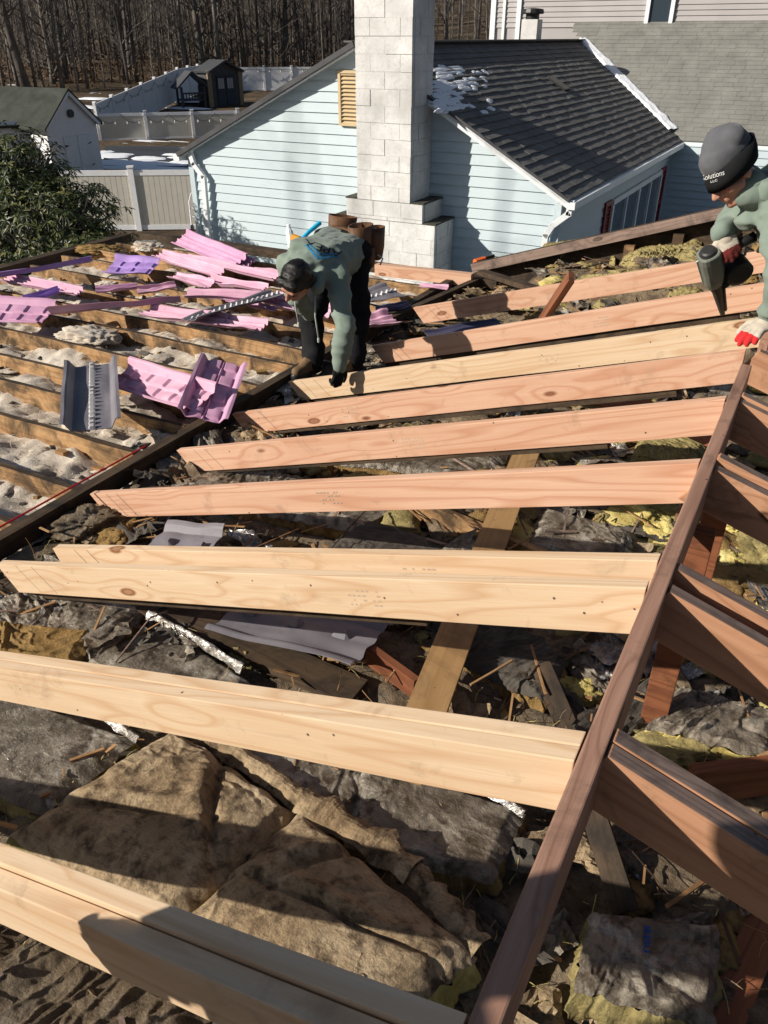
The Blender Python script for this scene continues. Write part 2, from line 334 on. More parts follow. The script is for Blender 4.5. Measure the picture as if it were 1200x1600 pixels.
def copy_tree(o, parent=None):
    c = o.copy(); C.objects.link(c)
    if parent is not None: c.parent = parent
    for ch in list(o.children): copy_tree(ch, c)
    return c
def nz(p, s=1.0, o=0.0): return noise.noise(Vector((p[0] * s + o, p[1] * s - o * 1.7, p[2] * s + o * 0.6)))
def fr(p, s, o=0.0, oc=4): return noise.fractal(Vector((p[0] * s + o, p[1] * s + o * 1.3, p[2] * s - o)), 0.9, 2.0, oc)

# ------------------------------------------------------------------ ground, terrain
g = MB(); rs = [0.0] + [2.0 * 1.13 ** k for k in range(56)]; ka = 120
vs = [(0, 0, terrain(0, 0))]
for r in rs[1:]:
    for j in range(ka):
        a = 2 * math.pi * j / ka; x, y = r * math.cos(a), r * math.sin(a)
        vs.append((x, y, terrain(x, y) + (0.25 * fr((x, y, 0), 0.08) if r > 70 else 0)))
fs = [(0, 1 + j, 1 + (j + 1) % ka) for j in range(ka)]
for i in range(len(rs) - 2):
    for j in range(ka):
        a = 1 + i * ka + j; b = 1 + i * ka + (j + 1) % ka; fs.append((a, b, b + ka, a + ka))
g.add(vs, fs); structure(g.build('ground', 'leaf_litter', smooth=True))

# ------------------------------------------------------------------ the house being re-roofed: walls and ceiling deck
hx0, hx1, hy0, hy1 = -7.2, 5.2, -4.0, 7.3
h = thing('opened_house', (0, 2, -5.2), 'blue sided house under our feet with its roof torn open', 'house')
m = MB()
for (x0, x1, y0, y1) in ((hx0, hx1, hy0, hy0 + .14), (hx0, hx1, hy1 - .14, hy1), (hx0, hx0 + .14, hy0 + .145, hy1 - .145), (hx1 - .14, hx1, hy0 + .145, hy1 - .145)):
    m.box(((x0 + x1) / 2, (y0 + y1) / 2, -3.72), (x1 - x0, y1 - y0, 2.96))
m.build('wall', 'siding_blue', h)
m = MB(); m.box(((hx0 + hx1) / 2, (hy0 + hy1) / 2, -2.335), (hx1 - hx0 - .3, hy1 - hy0 - .3, .02)); m.build('ceiling_board', 'felt', h)

# ------------------------------------------------------------------ insulation beds
def hgrid(name, x0, x1, y0, y1, st, fz, mat, label, cat, kind='stuff', smooth=True):
    nx = int((x1 - x0) / st); ny = int((y1 - y0) / st); g = MB()
    vs = [(x0 + (x1 - x0) * i / nx, y0 + (y1 - y0) * j / ny, 0) for j in range(ny + 1) for i in range(nx + 1)]
    vs = [(x, y, fz(x, y)) for x, y, _ in vs]
    fs = [(j * (nx + 1) + i, j * (nx + 1) + i + 1, (j + 1) * (nx + 1) + i + 1, (j + 1) * (nx + 1) + i) for j in range(ny) for i in range(nx)]
    g.add(vs, fs); o = g.build(name, mat, smooth=smooth)
    return tag(o, label, cat, None, kind)
def bedz(x, y):
    p = (x, y, 0)
    z = -2.085 + 0.045 * fr(p, 2.2, 3) + 0.026 * fr(p, 8, 9) + 0.012 * fr(p, 25, 1)
    if y > 5.2 and x < 1.5:
        k = min(1, max(0, (y - 5.25) / .9)); k = k * k * (3 - 2 * k) * min(1, max(0, (x + 2.75) / .7)); z += k * max(0, (-1.1 - .31 * abs(x + .13) - (.33 if y < 6.1 else .33 - .24 * min(1, (y - 6.1) / .5))) + 2.085) * (.85 + .3 * nz(p, 1.6, 4))
    d = math.hypot((x + 0.05) / 0.55, (y - 0.75) / 0.5)
    if d < 1: z -= 0.10 * (1 - d * d)
    return max(z, -2.3)
def onBed(px, py):
    r = ray(px, py); t = .8
    while t < 14:
        q = r * t
        if q.z < bedz(q.x, q.y): return q
        t += .02
    return q
hgrid('insulation_bed', -2.96, 4.9, -1.2, 7.05, 0.03, bedz, 'bed', 'rumpled dark attic insulation and roofing grit below the new rafters', 'insulation')
JY = [1.12, 1.525, 1.93, 2.31, 2.76, 3.17, 3.50, 3.91, 4.34, 4.66, 5.06, 5.46, 5.87, 6.27, 6.66]
def blz(x, y):
    p = (x, y, 0.0)
    z = -2.105 + 0.07 * fr(p, 2.0, 5) + 0.03 * fr(p, 5.5, 2) + 0.016 * fr(p, 18, 7) + .006 * nz(p, 60, 3)
    return min(z, -2.03)
hgrid('blown_insulation', -7.1, -2.98, 0.4, 7.05, 0.028, blz, 'blown', 'pale fluffy blown insulation between the old ceiling joists', 'insulation')

# ------------------------------------------------------------------ lumber
def lumber(name, A, B, t, d, mats, label, cat='rafter', group=None, tail=0.0, rcut=None, topmat=False, bev=0.0025):
    """A,B = front top edge ends (left,right). thickness t goes to +Y side, depth d down."""
    A = Vector(A); B = Vector(B); L = (B - A).length; M = frame(B - A)
    rcut = rcut if rcut is not None else 0.0
    nseg = max(2, int(L / (0.12 if name == 'ceiling_joist' else 0.35))); m = MB()
    tops = []; bots = []
    for i in range(nseg + 1):
        u = i / nseg; tops.append((-L / 2 + L * u, 0.0)); bots.append((-L / 2 + tail + (L - tail - rcut) * u, -d))
    seed = random.random() * 50
    def P(x, z, y):
        rgh = .008 if name == 'ceiling_joist' else .003
        return (x, y + rgh * nz((x, 0, z), 1.6, seed) + (rgh - .003) * .6 * nz((x * 5, z * 9, seed)), z + rgh * nz((x, 1, 0), 1.8, seed) + (rgh - .003) * nz((x * 6, 3, seed)))
    for i in range(nseg):
        (x0, z0), (x1, z1), (x2, z2), (x3, z3) = tops[i], tops[i + 1], bots[i + 1], bots[i]
        m.quad(P(x0, z0, 0), P(x1, z1, 0), P(x2, z2, 0), P(x3, z3, 0))
        m.quad(P(x0, z0, t), P(x1, z1, t), P(x2, z2, t), P(x3, z3, t))
        m.quad(P(x0, z0, 0), P(x1, z1, 0), P(x1, z1, t), P(x0, z0, t), 1 if topmat else 0)
        m.quad(P(x3, z3, 0), P(x2, z2, 0), P(x2, z2, t), P(x3, z3, t))
    for q in (0, nseg):
        (x0, z0), (x1, z1) = tops[q], bots[q]
        m.quad(P(x0, z0, 0), P(x1, z1, 0), P(x1, z1, t), P(x0, z0, t))
    me = bpy.data.meshes.new(name); me.from_pydata(m.v, [], m.f)
    for q in (mats if isinstance(mats, tuple) else (mats,)): me.materials.append(MT[q])
    me.polygons.foreach_set('material_index', m.m)
    bm = bmesh.new(); bm.from_mesh(me); bmesh.ops.remove_doubles(bm, verts=bm.verts, dist=0.0004)
    bmesh.ops.recalc_face_normals(bm, faces=bm.faces)
    if bev: bmesh.ops.bevel(bm, geom=[e for e in bm.edges if e.calc_face_angle(0) > 0.6], offset=bev, segments=2, affect='EDGES', profile=0.6)
    bm.to_mesh(me); bm.free()
    o = bpy.data.objects.new(name, me); C.objects.link(o)
    o.matrix_world = Matrix.Translation((A + B) / 2) @ M.to_4x4()
    return tag(o, label, cat, group)
def marks(o, L, t, d, sd):
    r = random.Random(sd); m = MB()
    for k in range(2):
        x = -L / 2 + .10 + .09 * k + r.uniform(0, .05); m.quad((x, -.0006, -.004), (x + .0025, -.0006, -.004), (x + .0925, -.0006, -d + .006), (x + .09, -.0006, -d + .006))
    p = m.build('pencil_mark', 'ink_grey', None); p.parent = o
    m = MB(); x = r.uniform(-.25, .2) * L; zc = -d * .5
    for i in range(7):
        for j in range(4):
            if r.random() < .62: w = r.uniform(.006, .014); m.quad((x + i * .017, -.0006, zc - .03 + j * .016), (x + i * .017 + w, -.0006, zc - .03 + j * .016), (x + i * .017 + w, -.0006, zc - .024 + j * .016), (x + i * .017, -.0006, zc - .024 + j * .016))
    p = m.build('grade_stamp', 'ink_faint', None); p.parent = o
ZR = -1.1; RX0 = -0.153; RX1 = -0.113
def nr(Y, left, mat, label, xr=RX0 - 0.004, tail=0.065, zo=0.0, d=0.135, t=0.038):
    l = onY(left[0], left[1], Y)
    k = (ZR + zo - 0.004 - l.z) / (xr - l.x)
    o = lumber('rafter', l, (xr, Y, ZR + zo - 0.004), t, d, mat, label, 'rafter', 'new rafters nailed to the ridge board', tail=tail, rcut=d * 0.31); marks(o, (Vector((xr, Y, ZR + zo - .004)) - l).length, t, d, int(Y * 100)); return o
def nr_s(Y, xl, zoff, mat, label, **k):       # rafter running out of frame: given slope 0.31
    xr = RX0 - 0.004
    return lumber('rafter', (xl, Y, ZR - 0.004 + zoff - 0.31 * (xr - xl)), (xr, Y, ZR - 0.004 + zoff), 0.038, 0.135, mat, label, 'rafter', 'new rafters nailed to the ridge board', tail=0.065, rcut=0.042)
nr_s(0.445, -2.9, -0.012, 'pine', 'front board of the doubled pale pine rafter nearest the camera')
nr_s(0.486, -2.9, 0.0, 'pine', 'rear board of the doubled pale pine rafter nearest the camera')
nr_s(1.005, -2.9, 0.0, 'pine', 'front board of the second doubled pine rafter, just above the brown paper batt')
nr_s(1.046, -2.9, 0.0, 'pine', 'rear board of the second doubled pine rafter, just above the brown paper batt')
nr(1.585, (-6, 882), 'pine', 'pale yellow pine rafter with two big knots, in front of a shorter parallel one')
nr(1.715, (82, 857), 'pine', 'pine rafter just behind the knotty pale yellow one', tail=0.02)
nr(2.30, (140, 772), 'fir', 'pinkish fir rafter whose pointed tail crosses the red string')
nr(2.85, (276, 704), 'fir', 'pinkish fir rafter with its tail left of the tan flat plank')
nr(3.42, (362, 647), 'fir', 'pinkish fir rafter that ends at the tip of the ridge board under the gloved fingers')
X2 = -0.10
nr(3.97, (450, 597), 'pine', 'yellow rafter the bent worker holds down with his black glove', xr=X2)
nr(4.62, (580, 541), 'fir', 'fir rafter lying half in shadow right of the bent worker')
nr(5.54, (645, 481), 'fir', 'farthest new fir rafter, nearest the gable end')
# old dark rafters left under / beside the new ones
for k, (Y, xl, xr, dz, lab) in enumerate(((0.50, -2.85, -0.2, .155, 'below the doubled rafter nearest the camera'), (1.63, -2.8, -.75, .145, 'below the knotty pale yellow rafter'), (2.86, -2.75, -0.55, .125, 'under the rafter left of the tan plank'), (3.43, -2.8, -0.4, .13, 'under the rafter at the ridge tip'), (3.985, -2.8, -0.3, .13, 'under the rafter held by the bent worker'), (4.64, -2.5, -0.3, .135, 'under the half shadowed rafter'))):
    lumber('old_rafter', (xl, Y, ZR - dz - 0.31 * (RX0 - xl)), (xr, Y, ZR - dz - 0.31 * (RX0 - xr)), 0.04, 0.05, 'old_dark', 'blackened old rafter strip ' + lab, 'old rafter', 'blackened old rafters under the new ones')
# ridge board
lumber('ridge_board', (RX0 + .02, -1.2, ZR), (RX0 + .02, 3.25, ZR), 0.04, 0.15, 'ridge_brown', 'brown weathered ridge board running up the right of the frame', 'ridge board', bev=0.004)
bpy.data.objects['ridge_board'].location.x += 0.02
lumber('ridge_board', (RX1 + .02, 3.9, ZR - .02), (RX1 + .02, 7.0, ZR - .02), 0.04, 0.15, 'ridge_brown', 'brown ridge board beyond the kneeling worker reaching the gable end', 'ridge board')
# old right-hand rafters (doubled with grey tops)
for Y, off, xe, lab in ((1.045, 0, 2.6, 'front board of the doubled old rafter in the lower right corner'), (1.086, 0.002, 2.6, 'rear board of the doubled old rafter in the lower right corner'),
                        (1.60, 0, 2.6, 'old brown rafter right of the ridge, second from the bottom'), (1.70, 0.0, 2.6, 'thin old rafter just behind the second one right of the ridge'),
                        (2.29, 0, 2.6, 'old brown rafter right of the ridge, third from the bottom'), (2.345, 0.015, 2.6, 'grey topped old board sistered behind the third rafter right of the ridge'),
                        (2.86, 0, 2.6, 'old brown rafter right of the ridge, fourth from the bottom'), (2.905, 0.01, 2.6, 'grey topped old board behind the fourth rafter right of the ridge'),
                        (3.45, 0, 2.6, 'old rafter right of the ridge beside the kneeling worker')):
    x0 = RX1 + 0.006
    lumber('old_rafter', (x0, Y, ZR + off - 0.008), (xe, Y, ZR + off - 0.008 - 0.32 * (xe - x0)), 0.037, 0.145 if Y != 1.70 else 0.05, ('old_rafter', 'weathered_top'), lab, 'old rafter', 'old rafters right of the ridge board', tail=-0.042, topmat=True)
# posts under ridge
def post(x, y, sx, sy, z0, z1, mat, label, name='post', M=None):
    m = MB(); m.box((0, 0, 0), (sx, sy, z1 - z0)); o = m.build(name, mat, loc=(0, 0, 0), bevel=0.004)
    o.matrix_world = Matrix.Translation((x, y, (z0 + z1) / 2)) @ (M or Matrix()); return tag(o, label, 'post')
post(-0.10, 2.18, 0.085, 0.04, -2.3, -1.255, 'red_post', 'reddish post standing under the middle of the ridge board')
post(-0.085, 2.62, 0.085, 0.04, -2.3, -1.255, 'red_post', 'reddish post under the ridge board nearest the kneeling worker')
# tan flat plank
a = onZ(673, 1093, -1.96); b = onZ(828, 694, -1.93); e = (b - a).normalized()
a = a - e * 0.35; b = b + e * 0.15
m = MB(); m.box((0, 0, 0), ((b - a).length, 0.138, 0.018)); o = m.build('plank', 'plank_tan', loc=(0, 0, 0), bevel=0.002)
o.matrix_world = Matrix.Translation((a + b) / 2) @ frame(b - a).to_4x4(); tag(o, 'flat tan brown plank lying across under the new rafters', 'plank')
# plates and joists on the left
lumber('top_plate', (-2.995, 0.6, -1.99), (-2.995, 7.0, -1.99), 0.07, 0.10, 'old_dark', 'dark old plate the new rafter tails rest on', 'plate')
for k, Y in enumerate(JY):
    near = ['nearest the lower left corner', 'second', 'third', 'fourth', 'fifth', 'sixth', 'seventh', 'eighth', 'ninth', 'tenth', 'eleventh', 'twelfth', 'thirteenth', 'fourteenth', 'fifteenth'][k]
    z = -2.0 + random.uniform(-.008, .008)
    lumber('ceiling_joist', (-7.08, Y, z + random.uniform(-.01, .01)), (-3.075 + random.uniform(-.03, .0), Y + random.uniform(-.02, .02), z), 0.04, 0.15, ('old_joist', 'old_dark'), 'honey brown old ceiling joist with dirty top, %s from the bottom left' % near if k else 'honey brown old ceiling joist ' + near, 'joist', 'old ceiling joists left of the plate', topmat=True, bev=0.004)
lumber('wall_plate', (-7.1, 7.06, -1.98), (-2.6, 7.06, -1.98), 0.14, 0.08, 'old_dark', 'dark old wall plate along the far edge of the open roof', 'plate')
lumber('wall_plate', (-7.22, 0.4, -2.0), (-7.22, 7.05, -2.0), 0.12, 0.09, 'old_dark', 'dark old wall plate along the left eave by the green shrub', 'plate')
A = onZ(572, 419, -1.93); B = onZ(748, 424, -1.93)
lumber('new_board', (A.x, 6.9, -1.93), (B.x, 6.95, -1.92), 0.09, 0.11, 'fir', 'short new fir board on the far edge in front of the chimney', 'board')
# gable end rafter with studs
GY = 7.15
A = onY(735, 413, GY); B = onY(1140, 322, GY); e = (B - A)
lumber('gable_rafter', A, B + e * .35, 0.09, 0.085, ('weathered_top', 'old_dark'), 'old brown gable end rafter in front of the blue house', 'old rafter', topmat=True)
gv = thing('gable_wall', (-1.2, GY, -2.2), 'open stud wall below the old gable end rafter', 'wall framing')
B2 = B + e * .35; m = MB(); m.prism([(A.x, -2.3), (B2.x, -2.3), (B2.x, B2.z - .09), (A.x, A.z - .09)], GY + .13, GY + .15, lambda u, v, w: (u, w, v)); m.build('sheathing', 'old_dark', gv)
for px, py in ((985, 360), (1063, 342), (1135, 326)):
    t = onY(px, py + 8, GY); m = MB(); m.box((t.x, GY + .055, (t.z - .085 - 2.3) / 2), (0.085, 0.07, t.z + 2.3 - .09)); m.build('stud', 'old_joist', gv)
# brace sticking up
def piece(name, A, B, w, t, mat, label, cat, roll=0.0, group=None, jag=0.0):
    A = Vector(A); B = Vector(B); L = (B - A).length; m = MB(); hw = w / 2; n = 7
    left = [(-L / 2 + jag * random.uniform(0, 1), -hw + w * i / (n - 1)) for i in range(n)]; right = [(L / 2 - jag * random.uniform(0, 1), hw - w * i / (n - 1)) for i in range(n)]
    m.prism(left[::-1] + right[::-1], -t / 2, t / 2, lambda u, v, q: (u, v, q))
    o = m.build(name, mat, loc=(0, 0, 0), bevel=0.0015)
    o.matrix_world = Matrix.Translation((A + B) / 2) @ frame(B - A).to_4x4() @ Matrix.Rotation(roll, 4, 'X')
    return tag(o, label, cat, group)
piece('broken_stud', onY(845, 505, 5.15), onY(893, 432, 5.05), 0.10, 0.04, 'red_post', 'short reddish stud poking up between the two farthest rafters', 'stud', roll=0.9)
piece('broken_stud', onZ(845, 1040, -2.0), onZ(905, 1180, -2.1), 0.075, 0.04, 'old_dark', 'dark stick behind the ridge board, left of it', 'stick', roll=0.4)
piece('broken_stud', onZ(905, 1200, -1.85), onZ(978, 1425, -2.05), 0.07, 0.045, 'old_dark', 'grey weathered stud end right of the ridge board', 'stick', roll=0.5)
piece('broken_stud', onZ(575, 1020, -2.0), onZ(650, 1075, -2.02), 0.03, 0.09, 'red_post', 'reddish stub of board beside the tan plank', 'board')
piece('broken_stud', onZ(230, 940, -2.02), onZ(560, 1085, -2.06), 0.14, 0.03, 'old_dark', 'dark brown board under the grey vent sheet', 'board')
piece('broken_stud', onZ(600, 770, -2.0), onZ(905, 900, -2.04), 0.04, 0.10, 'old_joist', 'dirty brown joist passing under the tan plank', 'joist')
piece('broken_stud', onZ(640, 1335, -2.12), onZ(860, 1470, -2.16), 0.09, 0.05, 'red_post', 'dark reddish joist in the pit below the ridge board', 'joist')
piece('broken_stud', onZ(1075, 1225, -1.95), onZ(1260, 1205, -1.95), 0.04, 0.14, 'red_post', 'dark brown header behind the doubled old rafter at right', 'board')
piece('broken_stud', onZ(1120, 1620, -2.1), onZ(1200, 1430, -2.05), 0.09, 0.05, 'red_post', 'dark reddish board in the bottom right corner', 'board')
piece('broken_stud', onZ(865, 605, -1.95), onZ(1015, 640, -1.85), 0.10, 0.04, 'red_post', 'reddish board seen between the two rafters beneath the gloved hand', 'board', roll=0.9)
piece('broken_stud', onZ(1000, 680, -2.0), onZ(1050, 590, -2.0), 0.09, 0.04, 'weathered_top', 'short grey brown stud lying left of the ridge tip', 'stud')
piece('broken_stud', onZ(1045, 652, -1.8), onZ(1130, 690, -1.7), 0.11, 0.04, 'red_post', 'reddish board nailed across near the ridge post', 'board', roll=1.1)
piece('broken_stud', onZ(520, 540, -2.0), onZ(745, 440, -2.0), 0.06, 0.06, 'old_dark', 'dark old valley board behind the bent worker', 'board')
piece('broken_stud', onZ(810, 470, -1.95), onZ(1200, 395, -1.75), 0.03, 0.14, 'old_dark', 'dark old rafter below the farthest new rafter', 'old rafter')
piece('broken_stud', onY(752, 425, 6.75), onY(838, 452, 6.3), 0.09, 0.04, 'old_dark', 'dark board at the far corner by the orange tool', 'board')
# red string
m = MB(); P0 = Vector((-2.97, 1.0, -1.91)); P1 = Vector((-2.965, 2.75, -1.91))
m.tube([P0.lerp(P1, i / 8) for i in range(9)], 0.005, 6); tag(m.build('string_line', 'red_line'), 'taut red chalk string along the rafter tails', 'string')

# ------------------------------------------------------------------ batts and torn facing
def batt(name, cs, th, top, side, label, cat='insulation batt', amp=0.012, seed=0, n=72, lift=None, sag=0.0, group=None):
    cs = [Vector(c) for c in cs]; cen = sum(cs, Vector()) / 4
    nu = n; nv = max(6, int(n * (cs[3] - cs[0]).length / (cs[1] - cs[0]).length))
    def P(u, v):
        p = cs[0] * (1 - u) * (1 - v) + cs[1] * u * (1 - v) + cs[2] * u * v + cs[3] * (1 - u) * v
        eu = min(u, 1 - u) * 2; ev = min(v, 1 - v) * 2; ed = min(1, min(eu, ev) * 6)
        jx = 0.012 * nz((u * 9, v * 9, seed), 1.0, 4); jy = 0.012 * nz((u * 9, v * 9, seed), 1.0, 14)
        dn_ = cs[1] - cs[0]; an_ = math.atan2(dn_.y, dn_.x) + .5 * nz(p, 1.5, seed); pr_ = (p.x * math.cos(an_) + p.y * math.sin(an_), -p.x * math.sin(an_) + p.y * math.cos(an_), 0)
        rdg = (1 - abs(nz((pr_[0] * 4, pr_[1] * 11, 0), 1.0, seed)) * 2.4); rd2 = (1 - abs(nz((pr_[0] * 14, pr_[1] * 9, 0), 1.0, seed + 7)) * 2.4)
        vd = noise.voronoi(Vector((p.x * 7 + seed, p.y * 7, seed)))[0]
        cr1 = max(0, 1 - abs(nz((pr_[0] * 2.2, pr_[1] * 6, 0), 1.0, seed)) * 9); cr2 = max(0, 1 - abs(nz((pr_[0] * 7, pr_[1] * 4, 0), 1.0, seed + 7)) * 7); cr3 = max(0, 1 - abs(nz((pr_[0] * 15, pr_[1] * 22, 0), 1.0, seed + 9)) * 4)
        z = amp * 1.1 * fr(p, 2.2, seed) + amp * .55 * cr1 - amp * .4 * cr2 + amp * .34 * cr3 + amp * .25 * rd2 * .5 + amp * 0.12 * fr(p, 24, seed + 3) - 0.03 * (1 - ed) - sag * math.sin(math.pi * u) * math.sin(math.pi * v)
        if lift: z += lift(u, v)
        return p + Vector((jx * (1 - ed * .6), jy * (1 - ed * .6), z))
    root = MB(); G = [[P(i / nu, j / nv) for i in range(nu + 1)] for j in range(nv + 1)]
    idx = [(i, 0) for i in range(nu)] + [(nu, j) for j in range(nv)] + [(i, nv) for i in range(nu, 0, -1)] + [(0, j) for j in range(nv, 0, -1)]
    ring = [G[j][i] for i, j in idx]; k = len(ring); layers = []
    for q in range(5):
        f = q / 4; bul = math.sin(f * math.pi) * 0.02
        layers.append([p + (Vector((p.x - cen.x, p.y - cen.y, 0)).normalized() * (bul - 0.008 + 0.018 * fr((p.x, p.y, f), 22, seed)) - Vector((0, 0, th * f + .004))) for p in ring])
    vs = [p for Lr in layers for p in Lr]; fs = [(q * k + i, q * k + (i + 1) % k, (q + 1) * k + (i + 1) % k, (q + 1) * k + i) for q in range(4) for i in range(k)]
    fs.append(tuple(range(4 * k, 5 * k)))
    root.add(vs, fs); o = root.build(name, side, loc=cen, smooth=True); tag(o, label, cat, group)
    m = MB(); m.add([p for r in G for p in r], [(j * (nu + 1) + i, j * (nu + 1) + i + 1, (j + 1) * (nu + 1) + i + 1, (j + 1) * (nu + 1) + i) for j in range(nv) for i in range(nu)])
    m.build('facing', top, o, loc=cen, smooth=True)
    return o, BVHTree.FromPolygons(m.v, m.f)
def puff(h, folds):
    def f(u, v):
        s = max(0, math.sin(math.pi * u)) ** .45 * max(0, math.sin(math.pi * v)) ** .45 * h
        for cu, cv, a in folds:
            d = (u - cu) * math.sin(a) - (v - cv) * math.cos(a); l = (u - cu) * math.cos(a) + (v - cv) * math.sin(a)
            d += .05 * nz((l * 3, a, 0)); s -= .032 * math.exp(-(d / .025) ** 2) * math.exp(-(l / .42) ** 2); s += .018 * math.exp(-((d - .07) / .05) ** 2) * math.exp(-(l / .4) ** 2)
        return s
    return f
def q4(z, *px): return [onZ(x, y, z + .05) for x, y in px]
def qb(h, *px): return [onBed(x, y) + Vector((0, 0, h)) for x, y in px]
batt('insulation_batt', q4(-2.02, (12, 1300), (272, 1132), (470, 1270), (270, 1445)), 0.10, 'kraft', 'fibre_olive', 'brown paper faced batt in the lower left, left of the crease', amp=0.013, seed=1, n=130, lift=puff(.06, ((.40, .35, 1.1), (.75, .62, -.7))))
batt('insulation_batt', q4(-2.01, (275, 1440), (468, 1262), (748, 1488), (560, 1640)), 0.13, 'kraft', 'fibre_yellow', 'brown paper faced batt with ragged yellow right end, beside the ridge board', amp=0.010, seed=5, n=130, lift=puff(.06, ((.55, .5, 1.2), (.8, .3, .2))))
batt('insulation_batt', q4(-2.05, (536, 1310), (555, 1172), (825, 1262), (770, 1372)), 0.10, 'foil_dirty', 'fibre_brown', 'grey foil faced batt left of the ridge board under the second doubled rafter', amp=0.008, seed=9)
batt('insulation_batt', q4(-2.06, (-160, 1170), (-20, 1060), (212, 1150), (70, 1268)), 0.10, 'foil_dirty', 'fibre_olive', 'dark grey foil batt at the left edge below the second doubled rafter', amp=0.007, seed=12)
batt('insulation_batt', q4(-2.05, (330, 1180), (440, 1120), (640, 1200), (520, 1290)), 0.10, 'foil_dirty', 'fibre_brown', 'dirty foil batt behind the brown paper batt', amp=0.012, seed=15)
batt('insulation_batt', q4(-2.07, (120, 1030), (250, 960), (390, 1060), (260, 1120)), 0.08, 'foil_dirty', 'fibre_olive', 'silvery foil batt with curled edge under the second doubled rafter', amp=0.014, seed=17)
batt('insulation_batt', q4(-2.06, (-60, 960), (60, 900), (230, 950), (150, 1035)), 0.09, 'foil_dirty', 'fibre_brown', 'crumpled foil batt at left under the pale yellow rafter', amp=0.02, seed=19)
batt('insulation_batt', q4(-2.03, (-90, 1005), (-20, 965), (150, 980), (120, 1030)), 0.12, 'fibre_brown', 'fibre_brown', 'golden brown bare fibreglass batt at the left edge', amp=0.02, seed=21)
o, btext = batt('insulation_batt', q4(-2.03, (820, 850), (850, 785), (990, 830), (985, 885)), 0.07, 'foil_dirty', 'fibre_olive', 'grey printed foil batt with black lettering right of the tan plank', amp=0.012, seed=23)
batt('insulation_batt', q4(-2.06, (480, 880), (560, 800), (760, 860), (700, 920)), 0.08, 'felt', 'fibre_brown', 'dark sooty batt left of the tan plank in mid frame', amp=0.012, seed=25)
batt('insulation_batt', q4(-2.06, (240, 760), (330, 720), (640, 770), (560, 830)), 0.08, 'foil_dirty', 'fibre_brown', 'dirty grey batt under the rafter crossing the red string', amp=0.018, seed=27)
batt('insulation_batt', q4(-2.06, (520, 720), (620, 680), (800, 700), (770, 745)), 0.08, 'foil_dirty', 'fibre_brown', 'flat grey batt left of the upper end of the tan plank', amp=0.012, seed=29)
batt('insulation_batt', q4(-2.06, (660, 1000), (760, 960), (900, 1010), (850, 1090)), 0.08, 'felt', 'fibre_brown', 'blackened batt right of the tan plank below the yellow rafter', amp=0.02, seed=31)
batt('insulation_batt', qb(.06, (825, 412), (850, 388), (965, 376), (960, 408)), 0.11, 'fibre_olive', 'fibre_olive', 'olive bare fibreglass batt at the far corner below the gable rafter', amp=0.03, seed=33)
batt('insulation_batt', qb(.05, (970, 415), (985, 395), (1095, 385), (1090, 408)), 0.10, 'fibre_olive', 'fibre_olive', 'olive batt under the gable rafter, right of the mossy mound', amp=0.03, seed=35)
batt('insulation_batt', qb(.04, (870, 470), (900, 440), (1060, 420), (1050, 450)), 0.10, 'fibre_olive', 'fibre_olive', 'olive batt between the two farthest rafters', amp=0.02, seed=36)
batt('insulation_batt', q4(-1.98, (960, 620), (975, 580), (1040, 578), (1035, 615)), 0.10, 'fibre_olive', 'fibre_olive', 'squared olive batt piece left of the ridge tip', amp=0.015, seed=37)
batt('insulation_batt', q4(-2.02, (990, 705), (1010, 660), (1110, 680), (1090, 720)), 0.10, 'fibre_olive', 'fibre_olive', 'rolled olive batt beside the reddish ridge post', amp=0.02, seed=39)
o, bins = batt('insulation_batt', q4(-2.04, (898, 1545), (922, 1418), (1130, 1440), (1120, 1600)), 0.12, 'foil_dirty', 'fibre_olive', 'foil batt with blue lettering in the bottom right corner', amp=0.018, seed=41)
batt('insulation_batt', q4(-2.08, (930, 1330), (1010, 1270), (1180, 1370), (1120, 1440)), 0.08, 'bed', 'fibre_brown', 'gritty brown batt under the doubled old rafter at right', amp=0.02, seed=43)
batt('insulation_batt', q4(-2.05, (1010, 1130), (1060, 1060), (1230, 1110), (1210, 1180)), 0.08, 'foil_dirty', 'fibre_yellow', 'torn foil batt right of the ridge board between two old rafters', amp=0.02, seed=45)
batt('insulation_batt', q4(-2.06, (-120, 1560), (60, 1450), (330, 1580), (200, 1680)), 0.1, 'bed', 'fibre_brown', 'crumbly brown batt in the bottom left corner below the nearest rafter', amp=0.03, seed=47)

